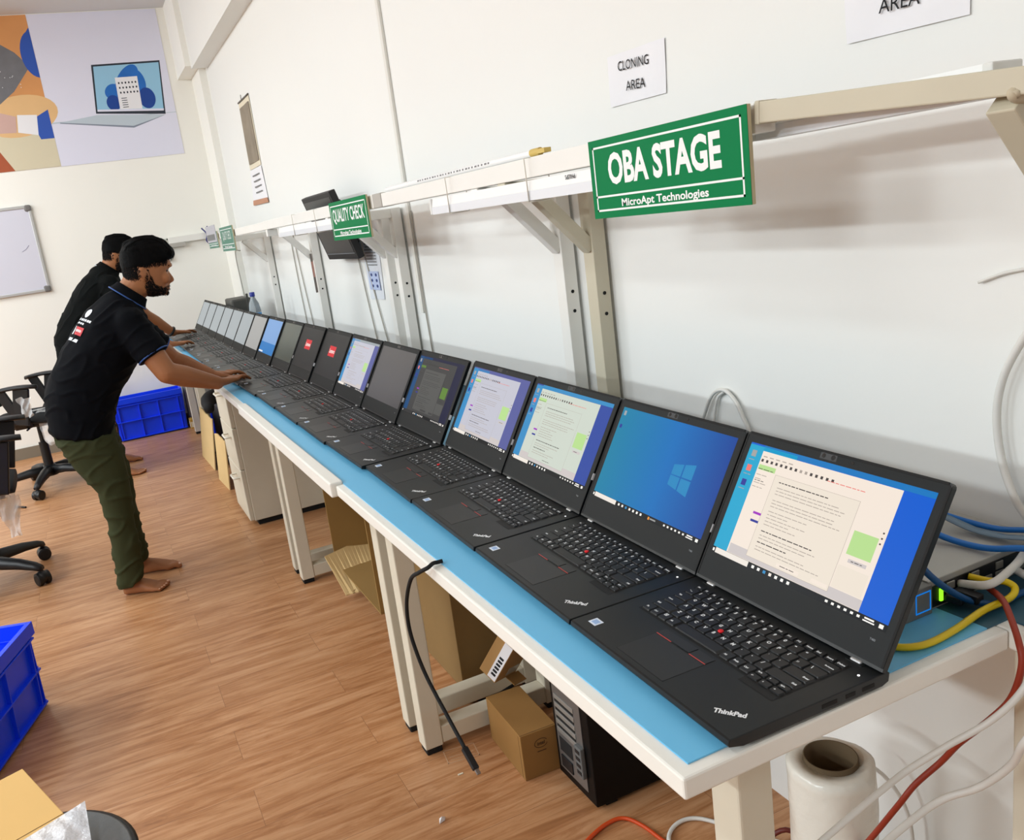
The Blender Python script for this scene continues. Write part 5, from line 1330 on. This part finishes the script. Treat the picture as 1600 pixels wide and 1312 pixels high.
def strands(me, T, J):
    """Combed locks laid over the hair from crown to fringe."""
    tree = BVHTree.FromPolygons([v.co.copy() for v in me.vertices], [tuple(p.vertices) for p in me.polygons])
    b = MB(); b.add([tuple(v.co) for v in me.vertices], [tuple(p.vertices) for p in me.polygons], 0, True)
    rr = random.Random(J['seed']); c0 = T @ Vector((-.195, 3.05, 1.345))
    for k in range(190):
        phi = rr.uniform(-.95, .95); a0 = rr.uniform(-.5, 1.9); ln = rr.uniform(.5, 1.0); pts = []
        for q in range(6):
            a = a0 + ln * q / 5 - .35
            d = Vector((-math.cos(a + 1.2) , math.sin(phi) * .75, math.sin(a + 1.2))) if True else None
            h = tree.ray_cast(c0 + d.normalized() * .3, -d.normalized())
            if h[0] and h[0].z > c0.z - .012: pts.append(h[0] + h[1] * (.0010 - .0016 * (q in (0, 5))))
        if len(pts) > 3: b.tube(pts, [.0010] + [.0022] * (len(pts) - 2) + [.0008], 5, 0, 0)
    for k in range(9000):
        d = Vector((rr.gauss(0, 1), rr.gauss(0, 1), rr.uniform(-.25, 1.3))).normalized(); h = tree.ray_cast(c0 + d * .3, -d)
        if not h[0]: continue
        nr = h[1]; g = Vector((.35 if h[0].x > c0.x - .02 else -.4, 0, -.9 if h[0].z < c0.z + .06 else -.1)); g = (g - nr * g.dot(nr)).normalized(); sd = nr.cross(g)
        g = (g + sd * rr.uniform(-.35, .35)).normalized(); sd = nr.cross(g); L = rr.uniform(.008, .015); q = h[0] - nr * .0006
        b.add([q - sd * .0011, q + sd * .0011, q + sd * .0004 + g * L + nr * .0018, q - sd * .0004 + g * L + nr * .0018], [(0, 1, 2, 3)], 0, False)
    out = b.mesh('hair', HAIRM); bpy.data.meshes.remove(me); return out
def shifted(me, root):
    me.transform(Matrix.Translation(-root_loc(root))); return me
def wrinkle(me, seed, amp, low=False):
    r = random.Random(seed); W_ = [(r.uniform(10, 40), r.uniform(8, 26), r.uniform(18, 60), r.uniform(0, 6)) for _ in range(7)]
    me.update(); nv = [v.normal.copy() for v in me.vertices]
    off = Vector((r.uniform(0, 50), r.uniform(0, 50), 0))
    for v, n in zip(me.vertices, nv):
        x, y, z = v.co
        k = sum(math.sin(a * x + b * y + c * z + p) for a, b, c, p in W_) / 9
        q = Vector((x * 7 + z * 5, y * 7, z * 17 - x * 9)) + off          # slanting creases
        g = 1.0 - min(1.0, abs(noise.noise(q)) * 3.2); k += g * g * 1.5 - .4
        if low: k *= (.75 if z > .3 else .75 + (.3 - z) * 1.0)
        v.co += n * amp * k
    me.update()
# ---- nearer man
J1 = dict(y=3.05, seed=4, hip=(-.56, 3.05), head=Matrix.Identity(4), neck0=(-.325, 3.05, 1.178), neck1=(-.238, 3.05, 1.272),
    torso=[((-.702, .735), (-.464, .702), .176), ((-.704, .80), (-.440, .765), .174), ((-.692, .885), (-.408, .838), .172), ((-.640, .978), (-.364, .890), .170), ((-.555, 1.088), (-.300, .968), .178), ((-.462, 1.184), (-.250, 1.055), .172), ((-.392, 1.230), (-.240, 1.125), .125), ((-.345, 1.250), (-.255, 1.172), .075)],
    arms=[((-.320, 2.912, 1.112), (-.228, 2.845, .905), (-.032, 2.962, .808), (.112, 3.105, .792), 1, 1.0), ((-.305, 3.188, 1.092), (-.165, 3.262, .900), (-.025, 3.205, .812), (.125, 3.245, .790), -1, 1.0)],
    legs=[((-.575, 2.965, .72), (-.520, 2.950, .42), (-.528, 2.985, .095), (-.578, 3.004, 0), (-.405, 2.946, 0), 1), ((-.575, 3.135, .72), (-.505, 3.150, .42), (-.495, 3.180, .095), (-.530, 3.205, 0), (-.322, 3.176, 0), -1)],
    hips=[((-.578, 3.05, .80), (.118, 0, -.01), (0, .150, 0)), ((-.580, 3.05, .72), (.119, 0, -.015), (0, .158, 0)), ((-.572, 3.05, .655), (.112, 0, -.01), (0, .160, 0))],
    trouser=[[(-.575, 2.968, .70, .112, .090, 0), (-.548, 2.962, .585, .098, .083, 0), (-.516, 2.955, .455, .062, .070, 0), (-.522, 2.960, .34, .054, .060, 0), (-.528, 2.968, .20, .056, .058, 0), (-.534, 2.975, .11, .056, .056, .010), (-.540, 2.980, .075, .062, .060, .012), (-.540, 2.983, .052, .056, .054, .014)],
             [(-.570, 3.132, .70, .108, .090, 0), (-.535, 3.140, .585, .092, .083, 0), (-.500, 3.150, .455, .060, .070, 0), (-.502, 3.158, .34, .054, .060, 0), (-.500, 3.168, .20, .054, .058, 0), (-.498, 3.178, .11, .055, .056, .008), (-.500, 3.182, .085, .060, .058, .010), (-.502, 3.184, .066, .054, .054, .012)]])
p1, s1 = man(J1, 'nearer barefoot man in navy polo and olive trousers, hands on a laptop', (BLUETRIM, BLUETRIM), SHIRT, TRO, None)
# ---- farther man: same build, a little taller, reaching further
def zt(p, s=1.068, dy=2.2): return (p[0], p[1] + dy, p[2] * s)
HT = Matrix.Translation((.0, 2.2, 1.378 - 1.29)) @ Matrix.Translation((-.219, 3.05, 1.29)) @ Matrix.Rotation(math.radians(8), 4, 'Y') @ Matrix.Translation((.219, -3.05, -1.29))
J2 = dict(y=5.25, seed=11, hip=(-.56, 5.25), head=HT, neck0=zt((-.310, 3.05, 1.195)), neck1=zt((-.238, 3.05, 1.272)),
    torso=[((a[0] + .004 * k, a[1] * 1.068 + .004 * k), (b_[0] + .004 * k, b_[1] * 1.068 + .004 * k), h) for k, (a, b_, h) in enumerate(J1['torso'])],
    arms=[((-.300, 5.112, 1.215), (-.21, 5.02, .965), (-.045, 4.885, .812), (.110, 4.985, .790), 1, 1.0), ((-.285, 5.388, 1.195), (-.10, 5.50, .965), (.050, 5.555, .822), (.200, 5.72, .792), -1, 1.0)],
    legs=[((-.575, 5.165, .76), (-.50, 5.15, .44), (-.50, 5.13, .095), (-.545, 5.150, 0), (-.345, 5.085, 0), 1), ((-.575, 5.335, .76), (-.50, 5.42, .44), (-.49, 5.52, .095), (-.53, 5.54, 0), (-.33, 5.52, 0), -1)],
    hips=[((c[0], c[1] + 2.2, c[2] * 1.05), a, bb) for c, a, bb in J1['hips']],
    trouser=[[(-.575, 5.168, .74, .112, .090, 0), (-.545, 5.160, .60, .096, .083, 0), (-.510, 5.150, .46, .064, .070, 0), (-.508, 5.142, .30, .056, .060, 0), (-.508, 5.135, .11, .058, .058, .01), (-.512, 5.137, .06, .056, .056, .012)],
             [(-.570, 5.332, .74, .108, .090, 0), (-.535, 5.375, .60, .092, .083, 0), (-.505, 5.42, .46, .062, .070, 0), (-.500, 5.47, .30, .055, .060, 0), (-.496, 5.52, .11, .057, .058, .01), (-.498, 5.525, .06, .056, .056, .012)]])
p2, s2 = man(J2, 'farther man in a black polo with white collar piping, half hidden behind the nearer man', (WHITETRIM, SHIRT2), SHIRT2, TRO2, None, .006)
b = MB(); wv = Vector((.050, 5.555, .822)); dv = (wv - Vector((-.10, 5.50, .965))).normalized(); a = dv.orthogonal().normalized(); q = dv.cross(a)
b.tube([wv - dv * .012 + a * .031 * math.cos(t) + q * .031 * math.sin(t) for t in [2 * PI * i / 20 for i in range(21)]], .009, 8, 0, 0)
obj('wrist_band', b.mesh('wrist_band', BLACKP, root_loc(p2)), None, p2)
# ring on the nearer man's finger
# ---- print on the back of the navy polo, laid onto the cloth
def print_on(shirt, root, name, shapes, mats, o, right, up, lab=None):
    me = shirt.data; base = root_loc(shirt)
    tree = BVHTree.FromPolygons([v.co.copy() for v in me.vertices], [tuple(p.vertices) for p in me.polygons])
    shapes = [([(x * .8, y * .8) for x, y in pts], m) for pts, m in shapes]; o = Vector(o) - base; rt = Vector(right).normalized(); u = Vector(up); u = (u - rt * u.dot(rt)).normalized(); nrm = rt.cross(u)
    b = MB()
    for pts, m in shapes:
        vs = []
        for x, y in pts:
            p = o + rt * x + u * y + nrm * .3
            hit = tree.ray_cast(p, -nrm)
            vs.append((hit[0] + hit[1] * (.0026 + .0006 * m)) if hit[0] else p - nrm * .3)
        c = sum(vs, Vector()) / len(vs); hit = tree.ray_cast(c + nrm * .2, -nrm); c = hit[0] + hit[1] * (.0026 + .0006 * m) if hit[0] else c
        b.add(vs + [c], [(i, (i + 1) % len(vs), len(vs)) for i in range(len(vs))], m)
    return obj(name, b, mats, shirt, label=lab)
def rect(x0, x1, y0, y1): return [(x0, y0), ((x0 + x1) / 2, y0), (x1, y0), (x1, (y0 + y1) / 2), (x1, y1), ((x0 + x1) / 2, y1), (x0, y1), (x0, (y0 + y1) / 2)]

BKO = (-.520, 2.990, 1.120); BKR = (.16, -.98, .0); BKU = (.62, .0, .78)
sh = [(circ(.030, .100, .028, .024, 16), 0)]
for x in (-.04, -.018, .004, .026, .048, .070, .088): sh.append((rect(x, x + .016, .056, .068), 0))
for x in (.0, .022, .044): sh.append((rect(x, x + .016, .036, .046), 0))
sh.append((rect(-.014, .004, -.022, .024), 0)); sh.append((rect(.022, .082, -.020, .022), 1)); sh.append((rect(.032, .072, -.004, .008), 2)); sh.append((rect(-.02, .080, -.056, -.040), 0))
print_on(s1, p1, 'back_print', sh, [mat('white_shirt_print', (216, 220, 226), 0.7), mat('red_shirt_print', (196, 60, 66), 0.7), mat('pink_shirt_print', (236, 190, 190), 0.7)], BKO, BKR, BKU, 'white and red printed marks')

# ================================================================ network box and its cables behind the nearest laptop
t = thing('network_server', 'scratched grey rack server lying flat behind the nearest laptop', 'server', (.545, .24, ZL))
SRV = mat('scratched_zinc', (176, 174, 168), 0.45, metal=0.35, var=(10, .10)); SRVD = mat('server_front_grey', (120, 118, 114), 0.5, metal=0.2)
obj('case', MB().box(.472, .700, .086, .42, ZL, ZL + .043, 0, .0015), SRV, t, True)
b = MB(); b.box(.410, .4725, .080, .40, ZL, ZL + .041, 0, .001)
for i in range(5):
    for j in range(2): b.cyl((.421 + i * .009, .10 + j * .012, ZL + .0405), (.421 + i * .009, .10 + j * .012, ZL + .0414), .0022, n=8, m=1)
obj('side_ear', b, [SRVD, RUBBER], t, True)
b = MB(); M = frame_M((.4550, .0797, ZL + .021), (1, 0, 0), (0, 0, 1))
for a in ((-.0125, .0125, .0125, .014), (-.0125, .0125, -.014, -.0125), (-.0138, -.0124, -.014, .014), (.0124, .0138, -.014, .014)): b.box(*a, 0, .0006, 0, 0, M)
obj('blue_frame_mark', b, emis('blue_outline', (20, 130, 230), .8), t, True)
obj('port_panel', MB().box(.476, .696, .0845, .0862, ZL + .004, ZL + .034), mat('port_black', (16, 16, 18), 0.4), t, True)
b = MB()
for k in range(8):
    b.box(.505 + k * .024, .522 + k * .024, .0832, .0850, ZL + .007, ZL + .018, 0, .001); 
    if k % 2 == 0: b.box(.505 + k * .024, .520 + k * .024, .0830, .0850, ZL + .021, ZL + .032, 0, .001)
obj('port', b, mat('port_frame', (150, 146, 138), 0.4, metal=.5), t, True)
obj('green_light', MB().box(.4905, .4960, .0815, .0850, ZL + .010, ZL + .028, 0, .001), emis('green_indicator', (150, 240, 40), 1.3), t, True)
b = MB(); b.beam((.520, .082, ZL + .016), (.524, .050, ZL + .014), .016, .012, 0, .002); b.beam((.502, .083, ZL + .014), (.508, .062, ZL + .012), .013, .010, 0, .002)
obj('black_plug', b, BLACKP, t, True)
YEL = mat('yellow_cable', (226, 196, 16), 0.4); BLU = mat('blue_cable', (22, 108, 190), 0.4); BLD = mat('deep_blue_cable', (14, 76, 130), 0.4)
cable('yellow_cable', [(.345, .095, .7575), (.352, .074, .7575), (.362, .044, .7575), (.392, .028, .7575), (.446, .030, .7575), (.509, .037, .761), (.555, .033, .766), (.572, .038, .773), (.569, .049, .779), (.553, .060, .781), (.545, .082, .782)], .0046, YEL, 'yellow network cable curving from the server to behind the laptop')
cable('blue_cable', [(.60, .24, .845), (.616, .208, .83), (.639, .184, .815), (.656, .156, .806), (.665, .124, .804), (.671, .092, .810), (.676, .05, .82), (.69, .0, .815)], .0044, BLU, 'upper blue network cable lying across the server top')
cable('blue_cable', [(.578, .20, .83), (.585, .184, .815), (.591, .158, .8045), (.596, .122, .8010), (.602, .09, .803), (.624, .061, .806), (.645, .02, .805)], .0046, BLU, 'lower blue network cable lying across the server top')
cable('blue_cable', [(.440, .098, .858), (.446, .083, .84), (.452, .074, .822), (.471, .069, .80), (.499, .064, .776), (.520, .056, .763), (.545, .040, .759), (.60, .040, .759), (.66, .02, .758)], .0046, BLD, 'dark blue cable draped over the front of the server')
b = MB(); P_ = spline([(.613, .206, .832), (.626, .186, .816), (.640, .150, .8035), (.646, .112, .8020), (.648, .075, .806), (.66, .03, .81)], 8)
vs = []
for i, p in enumerate(P_):
    tw = .35 + .5 * math.sin(i * .22); vs += [tuple(p + Vector((-.0075 * math.cos(tw), 0, .003 * math.sin(tw)))), tuple(p + Vector((.0075 * math.cos(tw), 0, .006 * abs(math.sin(tw)) + .0005))), tuple(p + Vector((.0075 * math.cos(tw), 0, .006 * abs(math.sin(tw)) + .002))), tuple(p + Vector((-.0075 * math.cos(tw), 0, .003 * math.sin(tw) + .0015)))]
b.loft([vs[4 * i:4 * i + 4] for i in range(len(P_))], 0, True); single('ribbon_cable', b, mat('slate_ribbon', (110, 132, 150), 0.5), 'flat slate-grey ribbon cable between the two blue cables on the server', 'cable')
cable('white_cable', [(.692, .03, 1.20), (.690, .06, 1.157), (.69, .108, 1.08), (.69, .136, 1.021), (.69, .145, .963), (.69, .137, .898), (.68, .110, .848), (.672, .078, .811), (.63, .066, .792), (.591, .058, .785), (.542, .052, .782), (.528, .084, .776)], .0056, WCAB, 'thick white cable dropping at the right picture edge into the server')
cable('white_cable', [(.62, .076, .775), (.625, .045, .765), (.64, .0, .760), (.66, -.10, .760)], .0056, WCAB, 'short white cable leaving the right side of the server')
cable('white_cable', [(.7035, .182, 1.152), (.7035, .15, 1.164), (.7035, .119, 1.171), (.7035, .06, 1.182)], .0022, WCAB, 'thin white wire end stuck to the wall at the right picture edge')
b = MB(); b.tube([(.69, .840, .757), (.70, .800, .846), (.70, .765, .904), (.70, .728, .921), (.70, .696, .904), (.70, .676, .873), (.70, .658, .836), (.69, .640, .757)], .0042, 8, 0, 8); b.tube([(.702, .775, .757), (.703, .768, .84), (.703, .752, .897), (.702, .73, .916)], .003, 8, 0, 8)
single('white_cable_loop', b, WCAB, 'white cable loop rising against the wall behind the second laptop', 'cable')
